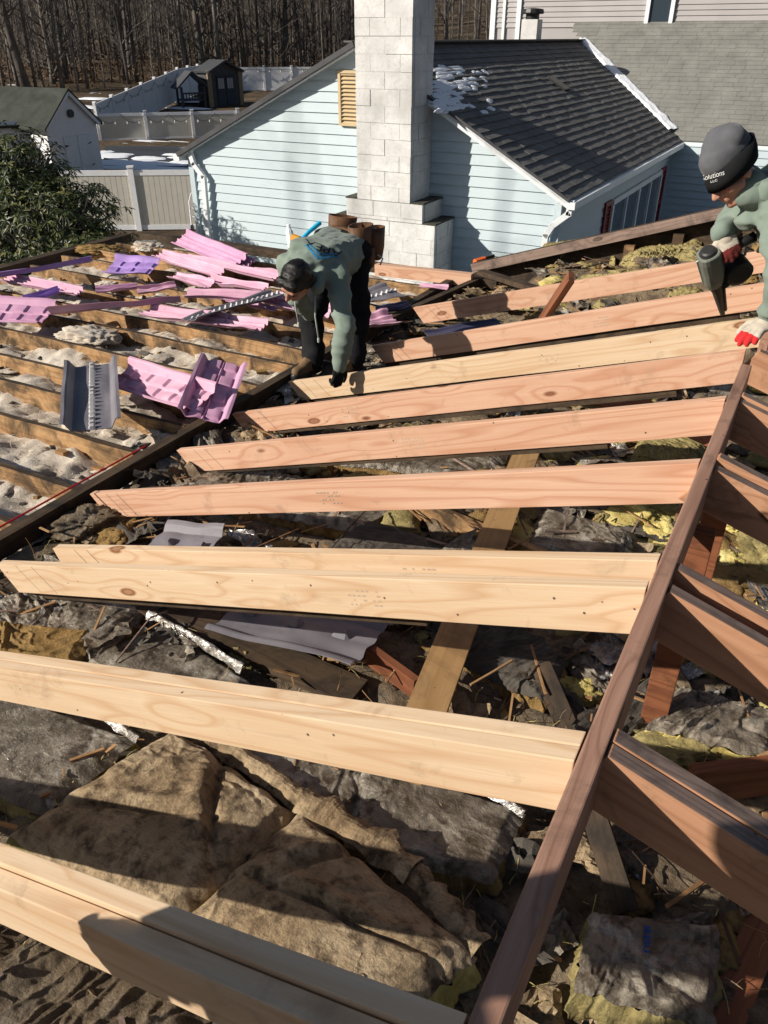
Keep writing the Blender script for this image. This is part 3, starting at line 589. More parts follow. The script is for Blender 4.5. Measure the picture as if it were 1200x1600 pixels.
def crumple(m, c, sx, sy, amp, seed, rot, tilt, mi=0, n=9):
    M = Matrix.Rotation(rot, 3, 'Z') @ Matrix.Rotation(tilt[0], 3, 'X') @ Matrix.Rotation(tilt[1], 3, 'Y')
    vs = []
    for j in range(n):
        for i in range(n):
            u = i / (n - 1) - .5; v = j / (n - 1) - .5
            w = 1 + 0.45 * nz((u * 3, v * 3, seed), 1.0)
            p = Vector((u * sx * w, v * sy * w, amp * (1.4 * nz((u * 2.2, v * 2.2, seed + 3)) + abs(nz((u * 5, v * 5, seed + 8))) * 1.2)))
            vs.append(Vector(c) + M @ p)
    m.add(vs, [(j * n + i, j * n + i + 1, (j + 1) * n + i + 1, (j + 1) * n + i) for j in range(n - 1) for i in range(n - 1)], mi)
def flap(px, mat, label, amp=.03, seed=0, z=-1.99, w=.05):
    P = [onZ(x, y, z) for x, y in px]; m = MB(); n = 80; k = 7; rows = []
    for i in range(n + 1):
        t = i / n * (len(P) - 1); a = min(int(t), len(P) - 2); p = P[a].lerp(P[a + 1], t - a); d = (P[a + 1] - P[a]).normalized(); s_ = Vector((-d.y, d.x, 0)); ww = w * (1 + .6 * nz((i * .08, seed, 0)) + .08 * nz((i * .33, seed, 3)))
        rows.append([p + s_ * (ww * (q / (k - 1) - .3)) + Vector((0, 0, amp * (math.sin(q / (k - 1) * 2.6 + nz((i * .06, seed, 5)) * .5)) + .006 * nz((i * .2, q * .5, seed)) + .002 * nz((i * .7, q * .9, seed)))) for q in range(k)])
    m.add([p for r in rows for p in r], [(i * k + j, i * k + j + 1, (i + 1) * k + j + 1, (i + 1) * k + j) for i in range(n) for j in range(k - 1)])
    return tag(m.build('paper_flap', mat), label, 'torn paper', 'torn edges of facing paper')
flap([(270, 1140), (330, 1165), (385, 1200), (435, 1235), (470, 1265)], 'kraft', 'curled kraft paper edge at the top of the left paper batt', .03, 1, -1.98, .07)
flap([(465, 1258), (520, 1290), (585, 1330), (640, 1372)], 'kraft', 'pale torn kraft flap along the rear edge of the right paper batt', .035, 2, -1.96, .09)
flap([(640, 1370), (690, 1425), (745, 1490)], 'kraft', 'torn kraft flap at the ragged right end of the right paper batt', .03, 3, -1.97, .07)
flap([(560, 1500), (545, 1530), (560, 1560), (590, 1590)], 'kraft', 'curled loop of kraft paper at the lower end of the right paper batt', .05, 4, -1.96, .06)
flap([(115, 1085), (165, 1125), (215, 1160)], 'foil_bright', 'silvery torn edge along the dark grey foil batt at left', .02, 5, -2.02, .03)
flap([(0, 1180), (40, 1225), (85, 1268)], 'foil_bright', 'silvery ragged foil edge at the left border', .02, 6, -2.03, .03)
flap([(230, 965), (300, 1000), (378, 1050)], 'foil_bright', 'bright foil edge behind the second doubled rafter', .03, 7, -2.02, .03)
flap([(655, 1180), (740, 1225), (818, 1275)], 'foil_bright', 'silvery edge of the grey foil batt left of the ridge board', .015, 8, -2.0, .03)
rng = random.Random(11)
m = MB()
for k in range(620):
    x = rng.uniform(-2.9, 0.9); y = rng.uniform(0.55, 6.9)
    if -1.9 < x < -.3 and .75 < y < 1.45 and rng.random() < .93: continue
    s = rng.uniform(0.04, 0.17) if k > 70 else rng.uniform(.12, .22); mi = rng.choices([0, 1, 2, 3, 4], [4, 3.5, 4, 2.2, 3] if k > 70 else [4, 2, 1, 3.5, 0])[0]
    if mi == 3: s *= .7
    crumple(m, (x, y, bedz(x, y) + rng.uniform(0.01, 0.035)), s * (rng.uniform(1.0, 3.2) if k > 70 else rng.uniform(1.3, 2.2)), s, s * (.26 if k > 70 else .12), k * 1.7, rng.gauss(.35, .9), (rng.gauss(0, .2), rng.gauss(0, .16)), mi, 11)
tag(m.build('torn_facing_debris', ['foil_dirty', 'kraft', 'felt', 'foil_bright', 'bed']), 'torn scraps of foil, paper and felt littering the attic floor', 'debris', None, 'stuff')
m = MB()
for k in range(1300):
    x = rng.uniform(-2.9, 1.0); y = rng.uniform(0.3, 6.9)
    L = rng.uniform(0.02, 0.16) if rng.random() < .85 else rng.uniform(.2, .4); a = rng.uniform(0, 6.28); t = rng.uniform(-.25, .3); w = rng.uniform(.003, .014)
    if -1.8 < x < -.3 and .75 < y < 1.45: L *= .3; z = -2.0
    else: z = bedz(x, y) + rng.uniform(.02, .09)
    d = Vector((math.cos(a) * math.cos(t), math.sin(a) * math.cos(t), math.sin(t))) * L / 2; c = Vector((x, y, z))
    m.bar(c - d, c + d, w, w * rng.uniform(.3, .8), rng.choices([0, 1, 2], [6, 2, 2])[0])
tag(m.build('wood_splinters', ['chip_wood', 'old_dark', 'weathered_top']), 'wood splinters and sticks strewn over the insulation', 'splinters', None, 'stuff')
m = MB()
for k in range(420):
    x = rng.uniform(-7, -3.1); y = rng.uniform(1.2, 7)
    s = rng.uniform(.008, .04); c = Vector((x, y, blz(x, y) + s * .4))
    m.box(c, (s * rng.uniform(.6, 2.5), s, s * .5), Matrix.Rotation(rng.uniform(0, 6), 3, 'Z') @ Matrix.Rotation(rng.uniform(-.5, .5), 3, 'X'), rng.choices([0, 1, 2], [2, 3, 1])[0])
tag(m.build('shingle_crumbs', ['chip_wood', 'felt', 'fibre_brown']), 'dark crumbs and chips scattered between the old joists', 'debris', None, 'stuff')
# twigs / wires
def twig(pts, r, mat, label):
    m = MB(); m.tube(pts, r, 6); return tag(m.build('twig', mat), label, 'twig')
twig([onZ(180, 1035, -2.0), onZ(235, 965, -1.94), onZ(262, 955, -1.96)], .004, 'weathered_top', 'thin grey stick at left below the pale yellow rafter')
twig([onZ(735, 1070, -1.95), onZ(770, 1050, -1.94), onZ(800, 1032, -1.93)], .005, 'chip_wood', 'pale splinter stick just right of the tan plank')
twig([onZ(515, 860, -1.98), onZ(545, 825, -1.95), onZ(577, 792, -1.96)], .003, 'old_dark', 'dark thin root under the rafter crossing the red string')

def soft_(mt): return mt == 'blown'
def foilsheet(px, py, z, s, mat, label, asp, rot, seed):
    c = onBed(px, py); n = 34; M = Matrix.Rotation(rot, 3, 'Z') @ Matrix.Rotation(random.uniform(-.25, .25), 3, 'X'); vs = []
    for j in range(n + 1):
        for i in range(n + 1):
            u = i / n * 2 - 1; v = j / n * 2 - 1
            e = 1 + .35 * nz((u * 1.8, v * 1.8, seed)) + .12 * nz((u * 6, v * 6, seed))
            q = Vector((u * 2.2 + seed, v * 2.2, seed)); d1 = noise.voronoi(q)[0]; d2 = noise.voronoi(q * 2.3)[0]
            h = .55 * (d1[1] - d1[0]) + .28 * (d2[1] - d2[0]) + .5 * nz((u, v, seed), 1.1)
            vs.append(M @ Vector((u * s * asp * e, v * s * e, s * .42 * h)))
    m = MB(); m.add(vs, [(j * (n + 1) + i, j * (n + 1) + i + 1, (j + 1) * (n + 1) + i + 1, (j + 1) * (n + 1) + i) for j in range(n) for i in range(n)])
    o = m.build('foil_scrap', mat, loc=(0, 0, 0)); o.location = c + Vector((0, 0, .02)); return tag(o, label, 'foil scrap', 'crumpled scraps of foil facing')
def tuft(px, py, z, s, mat, label, flat=.6, seed=None, name='insulation_tuft', asp=1.0, rot=0):
    seed = seed or random.random() * 90
    if soft_(mat): flat *= .85
    if mat.startswith('foil'): return foilsheet(px, py, z, s * 1.15, mat, label, asp, rot, seed)
    c = onZ(px, py, z); soft = mat == 'blown'
    if c.x > -2.9: c = onBed(px, py) + Vector((0, 0, s * flat * .3))
    bm = bmesh.new(); bmesh.ops.create_icosphere(bm, subdivisions=5, radius=1.0)
    Mr = Matrix.Rotation(rot, 3, 'Z')
    for v in bm.verts:
        d = v.co.normalized()
        r = 1 + .35 * nz(d, 1.6, seed) + .22 * fr(d, 3.5, seed) + ((.10 * fr(d, 11, seed + 2) + .06 * fr(d, 26, seed + 5)) if not soft else .07 * abs(fr(d, 8, seed)))
        v.co = Mr @ Vector((d.x * r * s * asp, d.y * r * s, d.z * r * s * flat))
    me = bpy.data.meshes.new(name); bm.to_mesh(me); bm.free(); me.materials.append(MT[mat])
    me.polygons.foreach_set('use_smooth', [True] * len(me.polygons))
    o = bpy.data.objects.new(name, me); C.objects.link(o); o.location = c
    return tag(o, label, 'insulation', 'loose tufts of fibreglass')
for a in ((795, 640, -2.0, .07, 'fibre_yellow', 'yellow tuft, leftmost of those below the rafter at the ridge tip', .7), (838, 634, -1.98, .085, 'fibre_yellow', 'bright yellow tuft between the left and right ones below the ridge tip rafter', .7), (893, 628, -1.98, .085, 'fibre_yellow', 'bright yellow tuft beside the reddish board below the ridge tip rafter', .7), (730, 640, -2.02, .06, 'fibre_olive', 'small olive tuft below the rafter at the ridge tip', .6),
          (900, 568, -1.97, .04, 'fibre_yellow', 'small yellow tuft left of the gloved hand under a rafter', .8), (1115, 545, -1.95, .05, 'fibre_yellow', 'yellow tuft just under the gloved fingers', .7),
          (1005, 805, -2.0, .10, 'fibre_yellow', 'large pale yellow tuft left of the reddish ridge post', .8), (1040, 850, -2.02, .10, 'fibre_yellow', 'second pale yellow tuft touching the ridge board', .7), (1055, 810, -2.02, .09, 'fibre_olive', 'olive tuft between the ridge board and pale yellow tufts', .7),
          (1150, 820, -2.0, .11, 'fibre_yellow', 'large yellow tuft right of the reddish ridge post', .7), (1180, 870, -2.02, .12, 'fibre_olive', 'brown olive mound right of the reddish ridge post', .6), (1145, 880, -2.03, .08, 'fibre_yellow', 'low yellow tuft right of the ridge board', .6),
          (905, 690, -2.0, .09, 'fibre_olive', 'long olive yellow tuft right of the tan plank top', .6), (955, 690, -2.0, .07, 'fibre_yellow', 'yellow olive tuft below the fourth fir rafter', .6), (1190, 600, -2.0, .09, 'fibre_yellow', 'yellow tuft at the right edge beside an old rafter', .7),
          (935, 452, -1.98, .08, 'fibre_yellow', 'yellow tuft between the two farthest rafters', .5), (860, 530, -2.02, .08, 'fibre_olive', 'olive tuft under the yellow rafter in front of the nail gun', .6), (1010, 500, -2.0, .10, 'fibre_olive', 'olive mound below the nail gun', .6), (1075, 470, -2.0, .12, 'fibre_olive', 'olive mound at the nose of the nail gun', .6), (820, 480, -2.02, .07, 'fibre_yellow', 'yellow tuft by the short reddish stud', .5),
          (905, 1085, -2.04, .07, 'fibre_yellow', 'yellow tuft against the ridge board below the yellow rafter', .6), (1060, 1170, -2.05, .09, 'fibre_olive', 'olive tuft beside the doubled old rafter at right', .5), (1150, 1180, -2.06, .10, 'fibre_olive', 'flat olive tuft near the right edge', .4), (960, 1075, -2.05, .06, 'fibre_yellow', 'small yellow tuft right of the ridge board', .6),
          (150, 820, -2.03, .12, 'bed', 'dark crumbly clod beside the red string', .6), (190, 835, -2.05, .10, 'fibre_brown', 'brown clod under the rafter crossing the red string', .5), (380, 1035, -2.0, .05, 'fibre_olive', 'small grey brown clump behind the second doubled rafter', .8),
          (400, 690, -2.02, .12, 'foil_bright', 'silvery crumpled foil clump on the plate between two fir rafter tails', .4), (470, 615, -2.0, .13, 'foil_bright', 'silvery crumpled foil clump at the tail of the yellow rafter', .4), (300, 735, -2.03, .13, 'foil_dirty', 'dirty crumpled foil clump by the red string', .4), (800, 415, -2.0, .14, 'foil_bright', 'silvery crumpled foil at the far corner near the orange tool', .4), (650, 483, -1.98, .06, 'foil_bright', 'rounded silver foil bundle behind the bent worker', .8),
          (720, 452, -1.97, .08, 'foil_dirty', 'grey foil scrap right of the silver bundle', .5), (980, 1010, -2.02, .10, 'foil_bright', 'bluish silver foil crumple behind the ridge board', .5), (930, 1040, -2.0, .09, 'foil_bright', 'silver foil crumple left of the ridge board', .6), (1090, 1120, -2.03, .10, 'foil_bright', 'silver torn foil right of the ridge board', .35), (940, 1535, -2.0, .05, 'foil_bright', 'white silver foil fold at the bottom of the lettered batt', .4), (690, 880, -2.04, .05, 'foil_bright', 'tiny silver foil scrap beside the tan plank', .3),
          (180, 1170, -2.03, .03, 'chip_wood', 'small brown wood chunk on the dark grey foil batt', .5),
          (140, 525, -2.02, .17, 'blown', 'big pale cotton like heap between two joists on the left', .38), (180, 440, -2.05, .14, 'blown', 'pale heap behind the pink baffles', .3), (150, 390, -2.03, .16, 'fibre_brown', 'tan heap at the far left edge below the shrub', .3), (230, 385, -2.03, .16, 'blown', 'pale tan heap right of the shrub', .3), ):
    tuft(*a, asp=random.uniform(1, 1.7), rot=random.uniform(0, 3))

# ------------------------------------------------------------------ foam vent baffles
def baffle(A, B, w, roll, mat, label, kind='pocket', bend=0.0, seed=0, flip=False, wall=.04, twist=0.0):
    A = Vector(A); B = Vector(B); L = (B - A).length; nx = max(24, int(L / .014)); ny = 36
    def hgt(u, v):
        av = abs(v)
        if av > .86: h = wall * 0.95
        elif av > .66: h = wall * (av - .66) / .2
        else: h = 0
        fx = (u * L / 0.165) % 1.0; fy = (u * L / .2) % 1.0
        if kind == 'pocket':
            if .08 < av < .56 and .14 < fx < .66: h += .014
            if kind == 'pocket' and av < .05: h += .012
        elif kind == 'rib':
            h += .022 * min(1, max(0, 1.5 - abs(av - .26) / .09)) + .006 * nz((u * L * 5, v * 2, seed))
        elif kind == 'peg':
            fx = (u * L / 0.055) % 1.0
            if av < .075 and .25 < fx < .66: h += .03 * (1 - .5 * abs(fx - .45) / .2)
        elif kind == 'bump':
            if abs(v - .1) < .1 and .35 < fy < .6: h += .03
        return h
    root = MB(); vs = []
    for j in range(ny + 1):
        for i in range(nx + 1):
            u = i / nx; v = j / ny * 2 - 1
            uu = u + (0.02 * nz((v * 3, seed, u)) if i in (0, nx) else 0)
            p = Vector(((uu - .5) * L, v * w / 2, hgt(u, v) * (-1 if flip else 1) + bend * (4 * u * (1 - u)) + 0.012 * nz((u * 3, v * 2, seed))))
            p.z += .015 * nz((u * 1.7 + seed, seed, 0)) + .01 * v * nz((u * 2.3, seed, 7)); p = Matrix.Rotation((twist + .5 * nz((seed, 0, 3.3))) * (u - .5), 3, 'X') @ p
            vs.append(p)
    me_f = [(j * (nx + 1) + i, j * (nx + 1) + i + 1, (j + 1) * (nx + 1) + i + 1, (j + 1) * (nx + 1) + i) for j in range(ny) for i in range(nx)]
    root.add(vs, me_f)
    if kind == 'peg': root.m = [1 if (abs((j + .5) / ny * 2 - 1) < .085 and .2 < (((i + .5) / nx * L / .055) % 1.0) < .7) else 0 for j in range(ny) for i in range(nx)]
    o = root.build('vent_baffle', [mat, 'peg_grey'] if kind == 'peg' else mat, loc=(0, 0, 0))
    o.matrix_world = Matrix.Translation((A + B) / 2) @ frame(B - A).to_4x4() @ Matrix.Rotation(roll, 4, 'X')
    sm = o.modifiers.new('solid', 'SOLIDIFY'); sm.thickness = 0.004
    return tag(o, label, 'vent baffle', 'foam vent baffles torn out of the roof')
Z = onZ
baffle(Z(282, 372, -1.90), Z(375, 412, -1.93), .24, .45, 'mauve_foam', 'mauve baffle leaning at the back edge beside the downspout', 'rib', seed=1)
baffle(Z(172, 416, -1.92), Z(240, 420, -1.92), .34, .25, 'lavender_foam', 'short pale lavender baffle right of the shrub', seed=2)
baffle(Z(-60, 444, -1.9), Z(142, 410, -1.9), .16, -.25, 'lavender_foam', 'long lavender strip baffle at the left edge below the shrub', 'plain', seed=3)
baffle(Z(10, 436, -1.95), Z(125, 460, -1.95), .14, .2, 'pink_foam', 'thin pink strip baffle under the lavender one', 'rib', seed=4)
baffle(Z(-40, 486, -1.92), Z(76, 492, -1.92), .36, .3, 'mauve_foam', 'wide ridged pink baffle at the left edge', seed=5)
baffle(Z(78, 490, -1.9), Z(282, 471, -1.9), .20, -.35, 'pink_foam', 'long pink channel baffle in the middle of the left side', 'rib', seed=6)
baffle(Z(248, 400, -1.93), Z(345, 432, -1.93), .15, .3, 'pink_foam', 'broken pink baffle behind the long pink channel', 'rib', seed=7)
baffle(Z(290, 405, -1.92), Z(432, 438, -1.94), .11, .15, 'pink_foam', 'pale pink baffle running toward the bent worker', 'rib', seed=8)
baffle(Z(325, 437, -1.94), Z(415, 455, -1.94), .12, .2, 'pink_foam', 'pink baffle just left of the worker with the head bowed', 'rib', seed=9)
baffle(Z(228, 488, -1.94), Z(350, 505, -1.94), .18, .2, 'pink_foam', 'pink baffle under the dark pegged one', 'rib', seed=10)
baffle(Z(292, 462, -1.94), Z(430, 468, -1.93), .16, .1, 'pink_foam', 'pink strip baffle behind the dark pegged one', 'rib', seed=11)
baffle(Z(298, 501, -1.90), Z(436, 459, -1.88), .24, -.15, 'grey_foam', 'dark grey pegged baffle pointing at the bent worker', 'peg', seed=12, wall=.02)
baffle(Z(345, 505, -1.95), Z(412, 513, -1.94), .2, .1, 'pink_foam', 'pinkish white baffle in front of the dark pegged one', 'rib', seed=13)
baffle(Z(144, 672, -1.90), Z(144, 570, -1.86), .33, .0, 'grey_foam', 'grey baffle with a row of pegs standing on end at left', 'peg', seed=14, wall=.06)
baffle(Z(186, 586, -1.90), Z(318, 628, -1.87), .28, .35, 'pink_foam', 'pink pocketed baffle leaning against the upright pink one', seed=15, wall=.05)
baffle(onZ(316, 655, -1.93), onZ(350, 568, -1.80), .30, .25, 'mauve_foam', 'upright mauve pocketed baffle right of the grey ribbed one', seed=16, wall=.05)
baffle(Z(562, 468, -1.93), Z(618, 455, -1.93), .34, .05, 'grey_foam', 'dark slate baffle with pegs right of the bent worker', 'peg', seed=17, wall=.02)
baffle(Z(565, 508, -1.95), Z(615, 500, -1.95), .26, .1, 'pink_foam', 'small pink baffle between the worker and the silver bundle', 'rib', seed=18)
baffle(Z(360, 955, -1.99), Z(580, 1010, -1.95), .34, -.1, 'grey_foam', 'large torn grey baffle with bumps below the pale yellow rafter', 'bump', seed=19, wall=.025)
baffle(Z(235, 850, -2.0), Z(330, 865, -1.95), .3, .2, 'grey_foam', 'grey baffle end behind the pale yellow rafters', 'bump', seed=20, wall=.03)
baffle(Z(670, 525, -1.97), Z(785, 505, -1.95), .2, .05, 'navy_foam', 'dark navy baffle between two rafters right of the worker', 'plain', seed=21, wall=.015)
baffle(Z(865, 515, -1.98), Z(955, 510, -1.98), .2, .05, 'navy_foam', 'navy baffle under the yellow rafter in mid right', 'plain', seed=22, wall=.02)
baffle(Z(420, 470, -1.95), Z(520, 490, -1.95), .26, .15, 'pink_foam', 'pink baffle between the legs of the bent worker', 'rib', seed=23)
baffle(Z(655, 447, -1.96), Z(700, 450, -1.96), .1, .1, 'pink_foam', 'pink sliver of baffle in front of the chimney', 'plain', seed=24, wall=.01)

for k, (a, b, w, ro, mt, lb) in enumerate((((255, 398), (300, 408), .12, .3, 'pink_foam', 'small pink baffle fragment behind the pale lavender one'), ((345, 398), (392, 412), .16, .4, 'mauve_foam', 'mauve baffle fragment at the far edge left of the bent worker'), ((395, 425), (440, 428), .1, .2, 'pink_foam', 'pink baffle fragment beside the bowed head'), ((150, 455), (215, 448), .12, .1, 'mauve_foam', 'flat mauve baffle fragment behind the long pink channel'), ((270, 432), (330, 445), .14, .25, 'pink_foam', 'pink baffle fragment above the pegged dark one'), ((40, 470), (95, 455), .1, .3, 'lavender_foam', 'lavender baffle fragment above the wide ridged one'), ((360, 470), (425, 485), .16, -.2, 'mauve_foam', 'mauve baffle fragment under the end of the pegged dark one'), ((590, 487), (640, 478), .1, .2, 'navy_foam', 'navy baffle fragment near the silver bundle'), ((215, 455), (275, 448), .09, .4, 'pink_foam', 'thin pink baffle sliver above the long channel'))):
    baffle(onZ(*a, -1.95), onZ(*b, -1.94), w, ro, mt, lb, 'rib' if k % 2 else 'plain', seed=40 + k, wall=.025)
# loose fibre clumps over the beds
rf = random.Random(77)
def clumps(name, n, pick, mats, label):
    m = MB(); bm0 = bmesh.new(); bmesh.ops.create_icosphere(bm0, subdivisions=3, radius=1); V0 = [v.co.copy() for v in bm0.verts]; F0 = [tuple(v.index for v in f.verts) for f in bm0.faces]; bm0.free()
    for k in range(n):
        x, y, z, s, fl = pick(); sd = rf.random() * 99; R = Matrix.Rotation(rf.uniform(0, 6), 3, 'Z'); sx = rf.uniform(.9, 2.2)
        vs = []
        for d in V0:
            r = 1 + .45 * nz(d, 2.2, sd) + .3 * nz(d, 6, sd) ; q = R @ Vector((d.x * sx * r, d.y * r, d.z * fl * r)) * s; vs.append((x + q.x, y + q.y, z + q.z))
        m.add(vs, F0, rf.randrange(len(mats)))
    return tag(m.build(name, mats, smooth=True), label, 'insulation', None, 'stuff')
def pk1():
    while True:
        x = rf.uniform(-2.6, 1.2); y = rf.uniform(2.4, 7.0)
        if rf.random() < min(1, .12 + max(0, x + 1.9) * .45) * (1 if y > 2.9 else .5): break
    s = rf.uniform(.03, .11); return x, y, bedz(x, y) + s * .1, s, rf.uniform(.3, .6)
clumps('fibre_clumps', 420, pk1, ['fibre_olive', 'fibre_olive', 'fibre_yellow', 'fibre_brown', 'bed'], 'clumps of dirty yellow and tan fibreglass filling the bays near the ridge')
def pk2():
    while True:
        x = rf.uniform(-2.8, 1.2); y = rf.uniform(.4, 3.6)
        if not (-1.95 < x < -.25 and .7 < y < 1.5): break
    s = rf.uniform(.02, .06); return x, y, bedz(x, y) + s * .2, s, rf.uniform(.3, .6)
def pk3():
    x = rf.uniform(-6.9, -3.1); y = rf.uniform(.6, 6.9); s = rf.uniform(.03, .10); return x, y, blz(x, y) - s * .05, s, rf.uniform(.15, .25)
clumps('blown_clumps', 110, pk3, ['blown'], 'fluffy clumps of pale blown insulation between the old joists')
clumps('grit_clumps', 330, pk2, ['fibre_brown', 'bed', 'bed', 'fibre_olive', 'kraft'], 'brown crumbs of old insulation in the nearer bays')

def fibres(name, n, pick, mats, label, Lr=(.02, .07), wd=.0011):
    m = MB()
    for k in range(n):
        x, y, z = pick(); a = rf.uniform(0, 6.28); e = rf.uniform(-.3, .9); L = rf.uniform(*Lr); d = Vector((math.cos(a) * math.cos(e), math.sin(a) * math.cos(e), math.sin(e))); sd = Vector((-math.sin(a), math.cos(a), .3)) * wd; cu = Vector((rf.gauss(0, .5), rf.gauss(0, .5), rf.gauss(-.5, .4))) * L
        P = [Vector((x, y, z)) + d * (L * t) + cu * (t * t) for t in (0, .35, .7, 1)]; vs = []
        for q in P: vs += [q - sd, q + sd]
        m.add(vs, [(0, 1, 3, 2), (2, 3, 5, 4), (4, 5, 7, 6)], rf.randrange(len(mats)))
    return tag(m.build(name, mats), label, 'fibres', None, 'stuff')
def pf1():
    x = rf.uniform(-7, -3.05); y = rf.uniform(.5, 7); return x, y, blz(x, y) + rf.uniform(-.01, .02)
fibres('blown_fibres', 5200, pf1, ['blown'], 'loose pale fibres standing up from the blown insulation', (.02, .06), .0016)
def pf2():
    x = rf.uniform(-2.9, 1.4); y = rf.uniform(.2, 7) if rf.random() < .6 else rf.uniform(.2, 2.5); return x, y, bedz(x, y) + rf.uniform(0, .05)
fibres('insulation_fibres', 5200, pf2, ['fibre_yellow', 'fibre_olive', 'chip_wood', 'kraft', 'old_dark'], 'loose fibres and shreds bristling from the torn insulation', (.02, .09), .0013)

# ------------------------------------------------------------------ neighbour's house
PK = Vector((-5.73, 10, -0.06)); LE = Vector((-8.84, 10, -1.50)); RE = Vector((-2.78, 10, -1.69))
GW = 10.0
nh = thing('neighbor_house', (-5.7, 13, -5.2), 'pale blue clapboard house with white block chimney and black shingle roof', 'house')
def courses(m, axis, fixed, lim, z0, z1, ex, out):
    """lap siding: axis 'x' or 'y' runs along the wall; out = outward sign of the other axis"""
    z = z0
    while z < z1:
        zt = min(z + ex, z1); a0, b0 = lim(z); a1, b1 = lim(zt - .004)
        if b0 - a0 > .02:
            if b1 - a1 < 0: a1 = b1 = (a1 + b1) / 2
            ol = fixed + out * .023; ot = fixed + out * .002; ob = fixed
            pt = (lambda a, o_, q: (a, o_, q)) if axis == 'x' else (lambda a, o_, q: (o_, a, q))
            ns = max(1, int((b0 - a0) / .6)); wv = [0.0025 * nz((z * 3, i * .7, fixed), 1.0) for i in range(ns + 1)]
            for i in range(ns):
                u0 = i / ns; u1 = (i + 1) / ns
                A0 = a0 + (b0 - a0) * u0; A1 = a0 + (b0 - a0) * u1; T0 = a1 + (b1 - a1) * u0; T1 = a1 + (b1 - a1) * u1
                m.quad(pt(A0, ol, z + wv[i]), pt(A1, ol, z + wv[i + 1]), pt(T1, ot, zt), pt(T0, ot, zt))
                m.quad(pt(A0, ob, z + wv[i]), pt(A1, ob, z + wv[i + 1]), pt(A1, ol, z + wv[i + 1]), pt(A0, ol, z + wv[i]))
        z += ex
WL, WR = -8.72, -2.95
def glim(z):
    lo, hi = WL, WR
    if z > -1.55: lo = PK.x - (PK.z - .05 - z) / ((PK.z - LE.z) / (PK.x - LE.x))
    if z > -1.66: hi = PK.x + (PK.z - .05 - z) / ((PK.z - RE.z) / (RE.x - PK.x))
    return max(lo, WL), min(hi, WR)
m = MB(); courses(m, 'x', GW, glim, -5.1, -.12, .128, -1)
courses(m, 'y', WR + .0, lambda z: (GW + .02, 16.95), -5.1, -1.75, .128, 1)
courses(m, 'x', 16.97, lambda z: (WR + .02, 5.0), -5.1, -1.75, .128, -1)
# backing
m.quad((WL, GW + .004, -5.2), (WR, GW + .004, -5.2), (WR, GW + .004, -1.7), (WL, GW + .004, -1.6)); m.add([(WL, GW + .004, -1.6), (WR, GW + .004, -1.7), (PK.x, GW + .004, -.1)], [(0, 1, 2)])
m.quad((WR - .004, GW, -5.2), (WR - .004, 17, -5.2), (WR - .004, 17, -1.7), (WR - .004, GW, -1.7))
m.quad((WR, 16.98, -5.2), (5, 16.98, -5.2), (5, 16.98, -1.7), (WR, 16.98, -1.7)); m.quad((WL, GW, -5.2), (WL, 19, -5.2), (WL, 19, -1.5), (WL, GW, -1.5))
m.build('wall', 'siding_blue', nh)
for q_ in (((WL - .0, GW - .012, -3.35), (.09, .06, 3.65)), ((WR + .008, GW - .012, -3.45), (.09, .06, 3.4)), ((WR + .02, 16.9, -3.45), (.06, .08, 3.3))): m = MB(); m.box(*q_); m.build('corner_board', 'siding_blue', nh)
# roofs with real shingle courses
def shingle_slope(m, o, along, up, nrm, L0, L1, Ls, ex, tab, th, seed):
    r = random.Random(seed); o = Vector(o); along = Vector(along).normalized(); up = Vector(up).normalized(); nrm = Vector(nrm).normalized()
    k = 0; s = 0
    while s < Ls:
        a = L0(s) - r.random() * tab; end = L1(s); ce = r.uniform(-.004, .004)
        while a < end:
            w = tab * r.uniform(.6, 1.35); a0 = max(a + .004, L0(s)); a1 = min(a + w, end)
            if a1 > a0 + .02:
                t = th * r.uniform(.8, 1.2); d = r.uniform(-.008, .008) + ce
                p = [o + along * a0 + up * (s + d) + nrm * t, o + along * a1 + up * (s + d + r.uniform(-.003, .003)) + nrm * t * r.uniform(.9, 1.1), o + along * a1 + up * min(s + ex * 1.15, Ls) + nrm * .003, o + along * a0 + up * min(s + ex * 1.15, Ls) + nrm * .003]
                q = [p[0] - nrm * t, p[1] - nrm * t, p[2] - nrm * .003, p[3] - nrm * .003]
                m.add(p + q, [(0, 1, 2, 3), (0, 4, 5, 1), (1, 5, 6, 2), (0, 3, 7, 4)])
            a += w
        s += ex
YF = GW - .16; YV0, YV1 = 17.0, 19.65
upR = (PK - RE); LsR = upR.length; nR = Vector((upR.length * 0 + (PK.z - RE.z), 0, RE.x - PK.x)).normalized()
RO = Vector((RE.x, 0, RE.z))
m = MB()
m.quad((RE.x, YF, RE.z), (RE.x, YV0, RE.z), (PK.x, YV1, PK.z), (PK.x, YF, PK.z))
m.quad((LE.x, YF, LE.z), (LE.x, YV1, LE.z), (PK.x, YV1, PK.z), (PK.x, YF, PK.z))
shingle_slope(m, RO, (0, 1, 0), upR, nR, lambda s: YF, lambda s: YV0 + (YV1 - YV0) * s / LsR, LsR, .138, .26, .022, 3)
nL = Vector((-(PK.z - LE.z), 0, PK.x - LE.x)).normalized()
shingle_slope(m, (LE.x, 0, LE.z), (0, 1, 0), PK - LE, nL, lambda s: YF, lambda s: YV1, (PK - LE).length, .138, .3, .016, 4)
m.bar((PK.x - .06, YF, PK.z + .006), (PK.x - .06, YV1, PK.z + .006), .2, .02); m.bar((PK.x + .06, YF, PK.z + .004), (PK.x + .06, YV1, PK.z + .004), .2, .02)
m.build('shingle_roof', 'shingle_black', nh)
